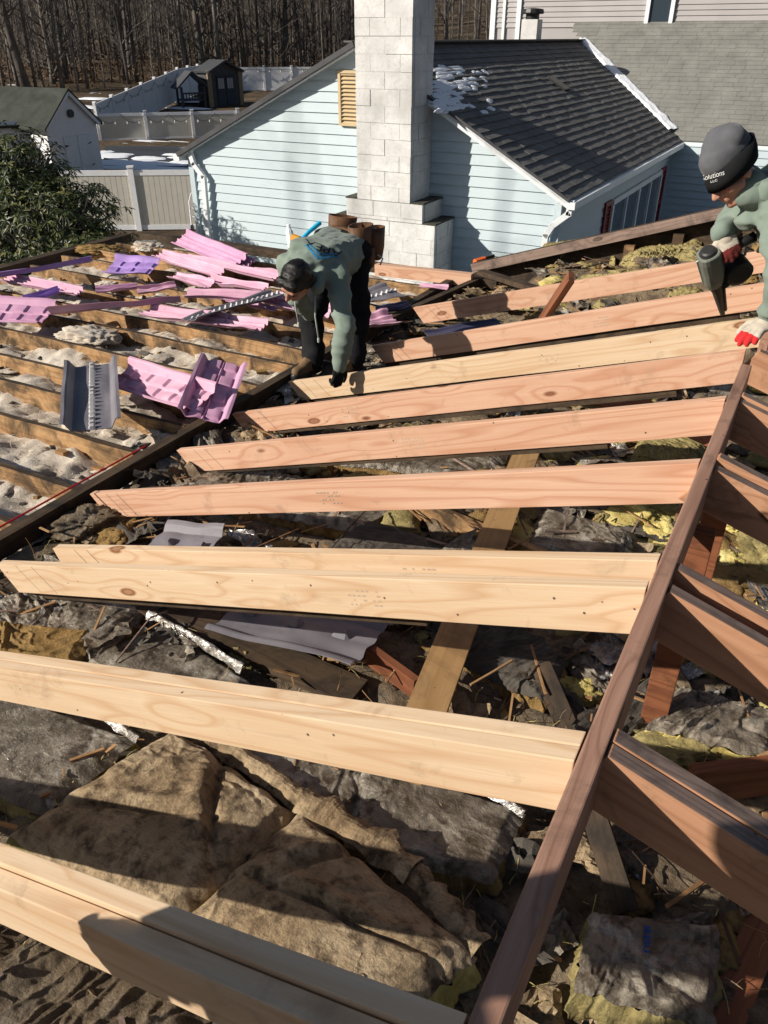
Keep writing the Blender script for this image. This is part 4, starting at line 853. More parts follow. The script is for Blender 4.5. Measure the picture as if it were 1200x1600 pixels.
# rake boards
m = MB(); dR = (RE - PK).normalized(); dL = (LE - PK).normalized()
for a, b, q in ((PK, RE, .075), (PK, LE, .045)):
    a2 = Vector((a.x, YF + .02, a.z - .02 - q / 2)); b2 = Vector((b.x, YF + .02, b.z - .02 - q / 2)); m.bar(a2, b2, .03, q)
    m.bar(Vector((a.x, (YF + GW) / 2, a.z - .045)), Vector((b.x, (YF + GW) / 2, b.z - .045)), .15, .02)
m.build('rake_board', 'white_trim', nh)
# dark roof edge on the left rake
m = MB(); m.bar(Vector((PK.x, YF - .012, PK.z - .02)), Vector((LE.x, YF - .012, LE.z - .02)), .05, .06); m.bar(Vector((PK.x, YF - .004, PK.z + .0)), Vector((RE.x, YF - .004, RE.z + .0)), .03, .035); m.build('drip_edge', 'play_dark', nh)
# grey main roof
sl = (PK.z - RE.z) / (YV1 - YV0); GT = 20.2
def gz(y): return RE.z + (y - YV0) * sl
m = MB(); m.quad((RE.x, YV0, RE.z), (6, YV0, RE.z), (6, GT, gz(GT)), (RE.x, GT, gz(GT))); m.add([(RE.x, YV0, RE.z - .002), (PK.x, YV1, PK.z - .002), (PK.x, GT, gz(GT) - .002), (RE.x, GT, gz(GT) - .002)], [(0, 1, 2, 3)])
upG = Vector((0, 1, sl)); nG = Vector((0, -sl, 1)); lg = (GT - YV0) * math.sqrt(1 + sl * sl); kx = (RE.x - PK.x) / ((YV1 - YV0) * math.sqrt(1 + sl * sl))
shingle_slope(m, (0, YV0, RE.z), (1, 0, 0), upG, nG, lambda s: max(RE.x - kx * s, PK.x - .3), lambda s: 6, lg, .135, .3, .012, 6)
m.build('grey_shingle_roof', 'shingle_grey', nh)
# tall grey storey behind
gw = thing('neighbor_upper_storey', (-3, 20, -.5), 'two storey grey sided house rising behind the grey shingle roof', 'house')
m = MB(); xc0 = onY(768, 30, GT).x; wx0 = onY(1008, 30, GT).x; wx1 = onY(1052, 30, GT).x; wz0 = onY(1030, 56, GT).z
courses(m, 'x', GT, lambda z: (xc0, 6.5), gz(GT) - .1, 3.6, .1, -1); m.quad((xc0, GT + .004, -.6), (6.5, GT + .004, -.6), (6.5, GT + .004, 3.6), (xc0, GT + .004, 3.6))
courses(m, 'y', xc0, lambda z: (GT + .02, GT + 8), -1.5, 3.6, .1, -1)
m.build('wall', 'siding_grey', gw)
cx1 = onY(815, 30, GT).x
for q_ in (((xc0 + .05, GT - .03, 1.4), (.12, .05, 4.2)), ((cx1 - .06, GT - .035, 1.4), (.10, .06, 4.2)), ((xc0 + .32, GT - .03, 1.4), (.06, .05, 4.2))): m = MB(); m.box(*q_); m.build('corner_board', 'white_trim', gw)
fw = MB(); cw = (wx0 + wx1) / 2; ww = wx1 - wx0
for q in (-1, 1): fw.box((cw + q * (ww / 2 - .04), GT - .045, wz0 + .75), (.08, .07, 1.5))
fw.box((cw, GT - .046, wz0 + .035), (ww - .17, .07, .07)); fw.box((cw, GT - .046, wz0 + 1.46), (ww - .17, .07, .07)); fw.box((cw, GT - .046, wz0 + .72), (ww - .17, .05, .045))
fo = fw.build('window', 'white_trim', gw); m = MB(); m.quad((wx0 + .08, GT - .025, wz0), (wx1 - .08, GT - .025, wz0), (wx1 - .08, GT - .025, wz0 + 1.48), (wx0 + .08, GT - .025, wz0 + 1.48)); m.build('pane', 'glass', fo)
# gutters and downspouts
m = MB(); m.bar((RE.x + .03, YF, RE.z - .06), (RE.x + .03, YV0 - .1, RE.z - .06), .10, .085); m.build('gutter', 'white_trim', nh)
m = MB(); m.bar((RE.x, YV0 + .02, RE.z - .06), (6, YV0 + .02, RE.z - .06), .10, .085); m.build('gutter', 'white_trim', nh); m = MB(); m.bar((LE.x - .03, YF - .02, LE.z - .06), (LE.x - .03, 19, LE.z - .06), .11, .09); m.build('gutter', 'white_trim', nh)
def spout(pix, Y):
    m = MB(); P = [onY(x, y, Y) for x, y in pix]
    for a, b in zip(P, P[1:]):
        e = (b - a).normalized() * .025; m.bar(a - e, b + e, .075, .055, 0, (0, 1, 0))
    m.build('downspout', 'white_trim', nh, bevel=.006)
P_ = GW - .10
spout([(297, 238), (303, 256), (318, 276), (331, 430)], P_); spout([(893, 316), (889, 334), (864, 352), (853, 368), (846, 430)], P_)
# gable louver vent
v0 = onY(533, 112, GW - .03); v1 = onY(557, 195, GW - .03)
m = MB(); hw = .20; cxv = (v0.x + v1.x) / 2 + .05
for q in (-1, 1): m.box((cxv + q * (hw - .02), GW - .035, (v0.z + v1.z) / 2), (.035, .05, v0.z - v1.z))
for q in (0, 1): m.box((cxv, GW - .034, (v0.z, v1.z)[q]), (hw * 2, .05, .035))
k = 13
for i in range(k):
    z = v1.z + (v0.z - v1.z) * (i + .5) / k; m.box((cxv, GW - .03, z), (hw * 2 - .08, .05, .012), Matrix.Rotation(.75, 3, 'X'))
m.build('louver_vent', 'vent_tan', nh)
m = MB(); m.quad((cxv - hw, GW - .018, v1.z), (cxv + hw, GW - .018, v1.z), (cxv + hw, GW - .018, v0.z), (cxv - hw, GW - .018, v0.z)); m.build('vent_backing', 'play_dark', nh)
# window with red shutters on the right wall
wy0 = onX(957, 320, WR + .04); wy1 = onX(1028, 300, WR + .04); ztop = onX(1028, 272, WR + .04).z; y0, y1 = wy0.y, wy1.y; zb = ztop - 1.15
fw = MB(); X = WR + .035
fw.box((X, (y0 + y1) / 2, ztop), (.06, y1 - y0, .08)); fw.box((X, (y0 + y1) / 2, zb), (.06, y1 - y0, .08))
for i in range(5): y = y0 + (y1 - y0) * i / 4; fw.box((X + .002, y, (ztop + zb) / 2), (.06, .09 if i % 2 == 0 else .06, ztop - zb - .085))
fo = fw.build('window', 'white_trim', nh); m = MB(); m.quad((X - .01, y0, zb), (X - .01, y1, zb), (X - .01, y1, ztop), (X - .01, y0, ztop)); m.build('pane', 'glass', fo)
for ya, yb in ((y0 - .42, y0 - .06), (y1 + .08, y1 + .46)):
    m = MB(); zc = (ztop + zb) / 2
    for q in (ya + .03, yb - .03): m.box((WR + .035, q, zc), (.035, .06, ztop - zb + .1))
    for q in (zb - .02, zc, ztop + .02): m.box((WR + .0352, (ya + yb) / 2, q), (.034, yb - ya - .125, .06))
    for i in range(22): m.box((WR + .03, (ya + yb) / 2, zb + (ztop - zb) * (i + .5) / 22), (.02, yb - ya - .12, .035), Matrix.Rotation(.5, 3, 'Y'))
    m.build('shutter', 'red_shutter', nh)
# block chimney
rb = random.Random(5)
def blockwork(m, x0, x1, y0, y1, z0, z1):
    m.box(((x0 + x1) / 2, (y0 + y1) / 2, (z0 + z1) / 2), (x1 - x0 - .012, y1 - y0 - .012, z1 - z0), None, 1)
    z = z1; row = 0
    while z > z0 + .01:
        zb_ = max(z - .183, z0)
        for axis, lo, hi, fx, sg in (('x', x0, x1, y0, -1), ('y', y0, y1, x1, 1), ('y', y0, y1, x0, -1)):
            a = lo - (0.2 if row % 2 else 0)
            while a < hi:
                b = min(a + .406, hi); a0 = max(a, lo)
                if b - a0 > .03:
                    j = rb.uniform(-.004, .005); c = ((a0 + b) / 2, fx - sg * (.03 - j), (z + zb_) / 2) if axis == 'x' else (fx - sg * (.03 - j), (a0 + b) / 2, (z + zb_) / 2)
                    sz = (b - a0 - (.006 if axis == 'x' else .010), .06, z - zb_ - .006) if axis == 'x' else (.06, b - a0 - .010 - .06 * 0, z - zb_ - .006)
                    if axis == 'y':
                        if a0 < lo + .01: c = (c[0], c[1] + .032, c[2]); sz = (sz[0], sz[1] - .066, sz[2])
                    m.box(c, sz, None, 0)
                a += .406
        z = zb_; row += 1
ch = MB(); CX0, CX1, CY0 = -5.47, -4.70, 9.40
s1 = onY(646, 319, CY0).z; s2 = onY(661, 351, CY0).z
blockwork(ch, CX0, CX1, CY0, 9.985, s1, 2.2)
cho = ch.build('chimney', ['painted_block', 'mortar'], nh, bevel=0)
ch = MB(); blockwork(ch, CX0 - .17, CX1 + .18, CY0, 9.985, s2, s1 - .005); blockwork(ch, CX0 - .34, CX1 + .36, CY0, 9.985, -5.2, s2 - .005)
ch.build('chimney_shoulder', ['painted_block', 'mortar'], cho)
m = MB()
for a, b, z in ((CX1 + .02, CX1 + .19, s1), (CX1 + .19, CX1 + .37, s2), (CX0 - .18, CX0 - .01, s1), (CX0 - .35, CX0 - .18, s2)): m = MB(); m.box(((a + b) / 2, (CY0 + 9.985) / 2, z + .008), (b - a, .58, .02)); m.build('shoulder_cap', 'moss_cap', cho)
# flue stack on the ridge, and flashing vent
f0 = onX(830, 52, -6.0); m = MB()
fl = thing('flue_stack', (-6.0, f0.y, f0.z - .3), 'stubby stained flue stack with black cap behind the black roof ridge', 'flue')
m.box((-6.0, f0.y, f0.z - .02), (.32, .3, .5)); m.build('stack', 'painted_block', fl)
m = MB(); m.tube([(-6, f0.y, f0.z + .2), (-6, f0.y, f0.z + .32)], .13, 14); m.tube([(-6, f0.y, f0.z + .32), (-6, f0.y, f0.z + .34), (-6, f0.y, f0.z + .40), (-6, f0.y, f0.z + .42)], [.2, .22, .2, .05], 14); m.build('cap', 'black_plastic', fl)
def onRoof(px, py):
    r = ray(px, py); o = Vector((RE.x, 0, RE.z)); t = o.dot(nR) / r.dot(nR); return r * t
m = MB(); c = onRoof(872, 134); m.box(c + nR * .03, (.35, .30, .04), frame(upR, nR)); m.build('roof_vent', 'black_plastic', nh)
# snow
def snowblob(m, c, a, b, na, sx, sy, h, seed):
    n = 12; vs = []
    for j in range(n + 1):
        for i in range(n + 1):
            u = i / n * 2 - 1; v = j / n * 2 - 1; d = math.hypot(u, v); w = 1 + .4 * nz((u * 1.5, v * 1.5, seed))
            vs.append(c + a * (u * sx * w) + b * (v * sy * w) + na * (h * max(0, 1 - d * d) * (1 + .5 * nz((u * 3, v * 3, seed + 4))) - (.03 if d > .98 else 0)))
    m.add(vs, [(j * (n + 1) + i, j * (n + 1) + i + 1, (j + 1) * (n + 1) + i + 1, (j + 1) * (n + 1) + i) for j in range(n) for i in range(n)])
m = MB(); rs_ = random.Random(9); ay = Vector((0, 1, 0)); au = upR.normalized()
for k in range(70):
    u = rs_.random() ** 1.8; px = 688 + u * 80 + rs_.uniform(-4, 4); py = 104 + rs_.random() * 68 - u * 8 + u * 14
    snowblob(m, onRoof(px, py) + nR * .018, ay, au, nR, rs_.uniform(.10, .34) * (1.1 - u * .85), rs_.uniform(.03, .06), .007, k)
tag(m.build('roof_snow', 'snow', smooth=True), 'thin melting snow on the black roof beside the chimney', 'snow', None, 'stuff')
m = MB(); V0 = Vector((PK.x, YV1, PK.z)); V1 = Vector((RE.x, YV0, RE.z)); vd = (V1 - V0).normalized(); vu = Vector((0, 0, 1)); vs_ = vd.cross(vu).normalized()
N = 60; rings = []
for i in range(N + 1):
    u = .03 + .90 * i / N; c = V0.lerp(V1, u); w = (.13 + .06 * nz((u * 12, 0, 3))) * min(1, (1 - u) * 12 + .4, u * 10 + .3); hh = .09 * (1 + .4 * nz((u * 20, 1, 5))) * min(1, (.96 - u) * 14 + .3)
    rings.append([c + vs_ * (w * math.cos(t)) + vu * (hh * math.sin(t) + .05 * abs(math.cos(t)) - .01) for t in [math.pi * j / 8 for j in range(9)]])
m.add([p for r in rings for p in r], [(i * 9 + j, i * 9 + j + 1, (i + 1) * 9 + j + 1, (i + 1) * 9 + j) for i in range(N) for j in range(8)])
tag(m.build('valley_snow', 'snow', smooth=True), 'white strip of snow lying in the valley between black and grey roof', 'snow', None, 'stuff')

# ------------------------------------------------------------------ yard: fences, sheds, patio
def fence(label, pts, h, np_, panel, cap=.06, group='white vinyl fences behind the house'):
    pts = [Vector(p) for p in pts]; o = thing('vinyl_fence', pts[0], label, 'fence', group); L = (pts[1] - pts[0]).length; d = pts[1] - pts[0]
    pn = MB(); rl = MB(); rl2 = MB()
    for i in range(np_):
        a = pts[0].lerp(pts[1], i / np_); b = pts[0].lerp(pts[1], (i + 1) / np_); a.z = terrain(a.x, a.y); b.z = terrain(b.x, b.y)
        nb = max(6, int((b - a).length / .16)); nrm = d.cross(Vector((0, 0, 1))).normalized()
        for j in range(nb):
            p = a.lerp(b, (j + .04) / nb); q = a.lerp(b, (j + .96) / nb)
            pn.bar(p + Vector((0, 0, h / 2)), q + Vector((0, 0, h / 2)), .03, h - .1)
        for rq, z, hh in ((rl, h - .05, .15), (rl2, .1, .14)): rq.bar(a + Vector((0, 0, z)), b + Vector((0, 0, z)), .06, hh)
        pn.bar(a + Vector((0, 0, h / 2)), b + Vector((0, 0, h / 2)), .016, h - .12)
    pn.build('panel', panel, o); rl.build('rail', 'white_vinyl', o); rl2.build('rail', 'white_vinyl', o)
    for i in range(np_ + 1):
        a = pts[0].lerp(pts[1], i / np_); a.z = terrain(a.x, a.y); m = MB(); m.box(a + Vector((0, 0, h / 2 + .05)), (.16, .16, h + .1), frame(d)); m.box(a + Vector((0, 0, h + .12)), (.2, .2, .05), frame(d)); m.build('post', 'white_vinyl', o)
    return o
g1 = onG(219, 361); hgt1 = hat(208, 267, g1)
dd = (onG(330, 360) - g1); dd.z = 0; dd.normalize()
span = 4.4
fence('near tan fence with white rail between the shrub and blue house', [g1 - dd * span, g1 + dd * span], hgt1, 2, 'tan_vinyl')
a = onG(158, 222); b = onG(375, 216); fence('middle white fence behind the snowy patio', [a, b], hat(158, 178, a), 3, 'tan_vinyl')
c = onG(327, 143); fence('white fence running back diagonally toward the playhouse', [a, c], hat(325, 101, c), 9, 'white_vinyl')
e = onG(500, 141); fence('far white fence right of the playhouse below the woods', [c, e], hat(327, 104, c) * .95, 4, 'white_vinyl')
def lights(label, A, B, n, sag):
    A = Vector(A); B = Vector(B); o = thing('string_lights', A, label, 'string lights', 'string lights hung on the fences'); w = MB(); bl = MB(); pts = []
    for i in range(n * 4 + 1):
        u = i / (n * 4); s = (u * n) % 1; p = A.lerp(B, u); p.z -= sag * 4 * s * (1 - s); pts.append(p)
        if i % 2: bl.tube([p - Vector((0, 0, .02)), p - Vector((0, 0, .14))], [.045, .05], 6)
    w.tube(pts, .012, 4); w.build('cable', 'black_plastic', o); bl.build('bulbs', 'bulb', o)
off = Vector((.12, -.15, 0))
hh = hat(325, 101, c)
lights('string lights sagging along the diagonal white fence', a + off + Vector((0, 0, hh * 1.0)), c + off + Vector((0, 0, hh * 1.05)), 9, .35)
lights('string lights sagging along the far fence', c + off + Vector((0, 0, hh * .98)), e + off + Vector((0, 0, hh * .98)), 5, .5)
lights('string lights sagging along the middle fence', a + off + Vector((0, 0, hat(158, 178, a) * .95)), b + off + Vector((0, 0, hat(158, 178, a) * .95)), 6, .4)
# patio and snow
m = MB(); P = [onG(x, y) + Vector((0, 0, .02)) for x, y in ((160, 266), (330, 268), (330, 226), (165, 224))]
m.quad(*P); structure(m.build('patio', 'patio_dark'))
m = MB(); P = [onG(x, y) + Vector((0, 0, .03)) for x, y in ((182, 233), (330, 233), (330, 226), (182, 225))]; m.quad(*P); structure(m.build('path', 'shingle_grey'))
m = MB()
for k, (x, y, s1_, s2_) in enumerate(((180, 245, 1.1, 1.2), (170, 255, .9, 1.2), (200, 257, 1.6, .8), (232, 248, 1.0, .6), (240, 256, 1.3, .35), (222, 252, .7, .5), (255, 258, 1.2, .4), (285, 255, .8, .5), (280, 247, .6, .3), (215, 222, 2.2, .5), (260, 223, 2.0, .4), (190, 227, 1.2, .3), (162, 240, .6, 1.2), (230, 263, 2.2, .4), (180, 263, 1.6, .5), (300, 222, 1.4, .3), (268, 243, .5, .3), (320, 262, 1, .4))):
    p = onG(x, y); snowblob(m, p + Vector((0, 0, .02)), Vector((1, .3, 0)), Vector((-.3, 1, 0)), Vector((0, 0, 1)), s1_, s2_, .07, k + 60)
for k in range(46):
    p = onG(rs_.uniform(-60, 300), rs_.uniform(128, 150) if k % 3 else rs_.uniform(150, 170)); snowblob(m, p + Vector((0, 0, -.01)), Vector((1, .3, 0)), Vector((-.3, 1, 0)), Vector((0, 0, 1)), rs_.uniform(.4, 1.8), rs_.uniform(.3, 1.2), .08, k + 90)
tag(m.build('yard_snow', 'snow', smooth=True), 'patches of melting snow on the patio and wood edge', 'snow', None, 'stuff')
# white shed with dark roof
n0 = onG(88, 282); n1 = onG(162, 268); hL = hat(75, 203, n0); hR = hat(150, 181, n1); hp = hat(107, 143, n0.lerp(n1, .45))
hL = hR = (hL + hR) / 2 * .97
sd = thing('shed', n0, 'white sided shed with dark roof and double doors', 'shed')
ax = (n1 - n0); ax.z = 0; wid = ax.length; ax.normalize(); bk = Vector((-ax.y, ax.x, 0));
if bk.dot(Vector((-1, 0, 0))) < 0: bk = -bk
def SH(u, v, z): return n0 + ax * u + bk * v + Vector((0, 0, z))
m = MB(); z = 0; DP = 7.0
while z < hp - .05:
    zt = z + .16
    def lm(q):
        if q <= hL: return 0, wid
        k = (q - hL) / (hp - hL); return wid / 2 * k, wid - wid / 2 * k
    a0, b0 = lm(z); a1, b1 = lm(min(zt, hp - .01))
    m.quad(SH(a0, -.02, z), SH(b0, -.02, z), SH(b1, 0, zt), SH(a1, 0, zt)); m.quad(SH(a0, 0, z), SH(b0, 0, z), SH(b0, -.02, z), SH(a0, -.02, z))
    if zt <= hL:
        m.quad(SH(-.02, 0, z), SH(-.02, DP, z), SH(0, DP, zt), SH(0, 0, zt)); m.quad(SH(0, 0, z), SH(0, DP, z), SH(-.02, DP, z), SH(-.02, 0, z))
    z = zt
m.quad(SH(wid, 0, 0), SH(wid, DP, 0), SH(wid, DP, hR), SH(wid, 0, hR)); m.add([SH(0, DP, 0), SH(wid, DP, 0), SH(wid, DP, hL), SH(wid / 2, DP, hp), SH(0, DP, hL)], [(0, 1, 2, 3, 4)])
m.build('wall', 'white_vinyl', sd)
m = MB()
for q in (-1, 1):
    e0 = SH(wid / 2 + q * (wid / 2 + .25), -.2, hL - .12); e1 = SH(wid / 2 + q * (wid / 2 + .25), DP + .2, hL - .12); r0 = SH(wid / 2, -.2, hp + .05); r1 = SH(wid / 2, DP + .2, hp + .05); t = Vector((0, 0, .07))
    m.add([e0, e1, r1, r0, e0 + t, e1 + t, r1 + t, r0 + t], [(0, 1, 2, 3), (4, 5, 6, 7), (0, 1, 5, 4), (0, 3, 7, 4), (1, 2, 6, 5)])
m.build('roof', 'shed_roof', sd)
m = MB()
for q in (-1, 1): m.bar(SH(wid / 2 + q * (wid / 2 + .1), -.16, hL - .1), SH(wid / 2, -.16, hp - .03), .03, .14)
m.build('rake_board', 'white_trim', sd)
dw = wid * .26
for q in (0, 1):
    u0 = wid * .28 + q * (dw + .03); m = MB(); m.prism([(u0, .1), (u0 + dw, .1), (u0 + dw, hL * .78), (u0, hL * .78)], -.07, -.025, lambda u, v, w: SH(u, w, v)); d_ = m.build('door', 'white_trim', sd)
    m = MB()
    for zz in (.2, .75): m.prism([(u0 + (dw - .25 if q else .0), hL * .78 * zz), (u0 + (dw if q else .25), hL * .78 * zz + .05), (u0 + (dw if q else .0), hL * .78 * zz + .1)], -.09, -.07, lambda u, v, w: SH(u, w, v))
    m.build('hinge', 'black_plastic', d_)
m = MB(); pv = SH(wid * .5, -.03, (hL + hp) / 2 - .2); m.tube([pv, pv - bk * .1], .16, 12); m.build('lamp', 'play_dark', sd)
# second shed wall at left edge, dark low roof
s0 = onG(-90, 290); s1p = onG(70, 276)
wv_ = thing('low_shed', s0, 'low white clapboard shed with dark flat roof at the left edge', 'shed'); d = (s1p - s0); d.z = 0; dl = d.length; d.normalize(); nb_ = Vector((-d.y, d.x, 0)); hz = hat(-90, 204, s0)
m = MB(); z = 0
while z < hz: m.quad(s0 + Vector((0, 0, z)) - nb_ * .03, s0 + d * dl + Vector((0, 0, z)) - nb_ * .03, s0 + d * dl + Vector((0, 0, z + .2)), s0 + Vector((0, 0, z + .2))); m.quad(s0 + Vector((0, 0, z)), s0 + d * dl + Vector((0, 0, z)), s0 + d * dl + Vector((0, 0, z)) - nb_ * .03, s0 + Vector((0, 0, z)) - nb_ * .03); z += .2
m.quad(s0 + d * dl, s0 + d * dl + nb_ * 3, s0 + d * dl + nb_ * 3 + Vector((0, 0, hz)), s0 + d * dl + Vector((0, 0, hz)))
m.build('wall', 'white_vinyl', wv_)
m = MB(); t = Vector((0, 0, hz + .02)); m.bar(s0 + t + nb_ * 1.3 - d * .2, s0 + d * (dl + .2) + t + nb_ * 1.3, 3.2, .1); m.build('roof', 'shed_roof', wv_)
# playhouse
p0 = onG(331, 168); p1 = onG(378, 162); ax2 = p1 - p0; ax2.z = 0; pw = ax2.length; ax2.normalize(); bk2 = Vector((-ax2.y, ax2.x, 0)); he = hat(331, 110, p0); hp2 = hat(355, 93, p0.lerp(p1, .5))
ph = thing('playhouse', p0, 'dark playhouse with tan trim and navy double doors by the far fence', 'playhouse')
def PH(u, v, z): return p0 + ax2 * u + bk2 * v + Vector((0, 0, z))
m = MB(); m.prism([(0, 0), (pw, 0), (pw, he), (pw / 2, hp2 - .12), (0, he)], 0, pw * .55, lambda u, v, w: PH(u, w, v)); m.build('wall', 'play_dark', ph)
for q in (0, 1): m = MB(); m.box(PH(pw * q, -.03, he / 2), (.3, .12, he), frame(ax2)); m.build('corner_post', 'play_tan', ph)
m = MB()
for q in (-1, 1): m.bar(PH(pw / 2 + q * (pw / 2 + .2), pw * .25, he - .12), PH(pw / 2, pw * .25, hp2), pw * .75, .12)
m.build('roof', 'play_dark', ph)
for q in (0, 1):
    m = MB(); u0 = pw * (.22 + .29 * q); m.prism([(u0, .1), (u0 + pw * .27, .1), (u0 + pw * .27, he * .86), (u0, he * .86)], -.09, -.01, lambda u, v, w: PH(u, w, v)); d_ = m.build('door', 'play_navy', ph)
    m = MB(); u0 += pw * .04; z0_ = he * .5
    for i in range(3): m.prism([(u0 + pw * .065 * i, z0_), (u0 + pw * (.065 * i + .05), z0_), (u0 + pw * (.065 * i + .05), he * .78), (u0 + pw * .065 * i, he * .78)], -.11, -.09, lambda u, v, w: PH(u, w, v))
    m.build('window', 'siding_grey', d_)
# wooden play tower
q0 = onG(287, 170); q1 = onG(322, 168); ax3 = q1 - q0; ax3.z = 0; tw = ax3.length; ax3.normalize(); bk3 = Vector((-ax3.y, ax3.x, 0)); te = hat(287, 136, q0); tp = hat(304, 112, q0)
pt_ = thing('play_tower', q0, 'dark wooden play tower with open gable roof left of the playhouse', 'play tower')
def PT(u, v, z): return q0 + ax3 * u + bk3 * v + Vector((0, 0, z))
for u in (0, tw):
    for v in (0, tw * .8): m = MB(); m.box(PT(u, v, te / 2), (.14, .14, te), frame(ax3)); m.build('post', 'play_dark', pt_)
m = MB()
for q in (-1, 1): m.bar(PT(tw / 2 + q * (tw / 2 + .35), tw * .4, te - .1), PT(tw / 2, tw * .4, tp), tw * 1.1, .1)
m.build('roof', 'play_dark', pt_)
m = MB(); m.box(PT(tw / 2, tw * .4, te * .38), (tw, tw * .8, .1), frame(ax3)); m.build('deck', 'play_dark', pt_)
m = MB()
for i in range(8): m.bar(PT(tw * (i + .5) / 8, 0, te * .38), PT(tw * (i + .5) / 8, 0, te * .68), .05, .05, 0, (1, 0, 0))
m.bar(PT(0, 0, te * .7), PT(tw, 0, te * .7), .08, .1); m.build('railing', 'play_dark', pt_)
# hand truck leaning on the fence
b0 = onG(311, 366) - Vector((0, 0, 0)); lean = Vector((-.22, .28, 0)); ht = thing('hand_truck', b0, 'white wire hand truck leaning by the near fence', 'hand truck'); hH = hat(298, 302, b0); sd_ = _R * .2
m = MB()
for q in (-1, 1): m.tube([b0 + sd_ * q, b0 + sd_ * q + lean * .7 + Vector((0, 0, hH * .75)), b0 + sd_ * q * .6 + lean * .95 + Vector((0, 0, hH * .93)), b0 + lean + Vector((0, 0, hH))], .022, 6)
for z in (.2, .4, .6): m.tube([b0 - sd_ + lean * z + Vector((0, 0, hH * z)), b0 + sd_ + lean * z + Vector((0, 0, hH * z))], .018, 6)
m.build('frame', 'white_vinyl', ht)
for q in (-1, 1): m = MB(); c_ = b0 + sd_ * q * 1.25 + Vector((0, .1, .13)); m.tube([c_ - _R * .03, c_ + _R * .03], .13, 14); m.build('wheel', 'black_plastic', ht)

# ------------------------------------------------------------------ rhododendron
rr_ = random.Random(21)
sc_ = dep(70, 330, 11.0)
shrub = thing('rhododendron', (sc_.x, sc_.y, terrain(sc_.x, sc_.y)), 'large evergreen rhododendron with glossy leaves at the left roof edge', 'shrub')
m = MB(); st = MB(); cl = [(sc_ + Vector((0, 0, -.55)), (1.35, 1.2, 1.15)), (sc_ + Vector((-.45, .1, .4)), (.75, .7, .72)), (sc_ + Vector((.35, .1, -.05)), (.72, .7, .6)), (sc_ + Vector((.95, -.2, -.55)), (.85, .7, .45)), (sc_ + Vector((1.6, .1, -.85)), (.75, .6, .25)), (sc_ + Vector((-1.2, 0, -.3)), (.9, .8, 1.1)), (sc_ + Vector((.1, 0, -2.2)), (1.2, 1.1, 1.4))]
for k in range(2100):
    c0, R_ = rr_.choices(cl, [5, 3, 2.4, 2, 1.1, 3, 3])[0]
    d = Vector((rr_.gauss(0, 1), rr_.gauss(0, 1), rr_.gauss(0, 1))).normalized()
    r = rr_.random() ** .35 * (1 + .22 * nz(d, 2.2, c0.x))
    p = c0 + Vector((d.x * R_[0], d.y * R_[1], d.z * R_[2])) * r
    axd = (d + Vector((0, 0, .7))).normalized()
    if k % 3 == 0: st.tube([p - axd * .3 - d * .2, p - axd * .1, p], [.012, .009, .006], 5)
    nl = rr_.randint(7, 11); L0_ = rr_.uniform(.09, .15)
    u = axd.orthogonal().normalized(); w = axd.cross(u); ph0 = rr_.random() * 6
    for i in range(nl):
        a_ = ph0 + i * 6.283 / nl + rr_.uniform(-.2, .2); el = rr_.uniform(-.45, .55)
        dr = (u * math.cos(a_) + w * math.sin(a_)) * math.cos(el) + axd * math.sin(el); sd2 = dr.cross(axd).normalized(); L = L0_ * rr_.uniform(.7, 1.15); wd = L * .16; upn = sd2.cross(dr)
        dn = Vector((0, 0, -.25 * L))
        A0 = p + dr * .01; A1 = p + dr * L * .5 + dn * .25; A2 = p + dr * L + dn
        m.add([A0, A1 + sd2 * wd + upn * .008, A2, A1 - sd2 * wd + upn * .008, A1], [(0, 1, 4), (1, 2, 4), (0, 4, 3), (4, 2, 3)])
for k in range(16):
    a_ = rr_.uniform(0, 6.28); b_ = Vector((sc_.x + .3 * math.cos(a_), sc_.y + .3 * math.sin(a_), -5.2)); e_ = rr_.choice(cl)[0] + Vector((rr_.uniform(-.5, .5), rr_.uniform(-.4, .4), 0)); st.tube([b_, b_.lerp(e_, .5) + Vector((rr_.uniform(-.2, .2), rr_.uniform(-.2, .2), .1)), e_], [.035, .025, .012], 6)
m.build('foliage', 'rhodo_leaf', shrub); st.build('stem', 'bark', shrub)

# ------------------------------------------------------------------ woods
rw = random.Random(33)
def bare_tree(seed, H, r0, nb, sub=2):
    r = random.Random(seed); tr = MB(); br = MB(); pts = []; lx = r.uniform(-.05, .05); ly = r.uniform(-.05, .05)
    for i in range(11):
        u = i / 10; pts.append(Vector((lx * H * u + .12 * nz((u * 3, seed, 0)) * H * .1, ly * H * u + .12 * nz((u * 3, 5, seed)) * H * .1, H * u - .3)))
    tr.tube(pts, [r0 * (1.35 if i == 0 else 1 - .085 * i) for i in range(11)], 8)
    def bough(p, d, L, rd, dp):
        q = [p]; dd_ = d.copy(); k = 5
        for i in range(k): dd_ = (dd_ + Vector((r.uniform(-.25, .25), r.uniform(-.25, .25), r.uniform(-.05, .25)))).normalized(); q.append(q[-1] + dd_ * L / k)
        br.tube(q, [rd * (1 - .8 * i / k) for i in range(k + 1)], 4, 0, False)
        if dp > 0:
            for _ in range(3):
                j = r.randint(1, k); dn = (dd_ + Vector((r.uniform(-1, 1), r.uniform(-1, 1), r.uniform(-.2, .8)))).normalized(); bough(q[j], dn, L * r.uniform(.35, .6), rd * .5, dp - 1)
    for i in range(nb):
        u = r.uniform(.12, .95) if i % 4 else r.uniform(.05, .4); p = pts[int(u * 10)].lerp(pts[min(10, int(u * 10) + 1)], (u * 10) % 1); a = r.uniform(0, 6.28)
        bough(p, Vector((math.cos(a), math.sin(a), r.uniform(.1, 1.1))).normalized(), H * r.uniform(.10, .24) * (1.15 - .5 * u), r0 * r.uniform(.16, .4) * (1 - .5 * u), sub - 1 if u > .3 else 1)
    return tr, br
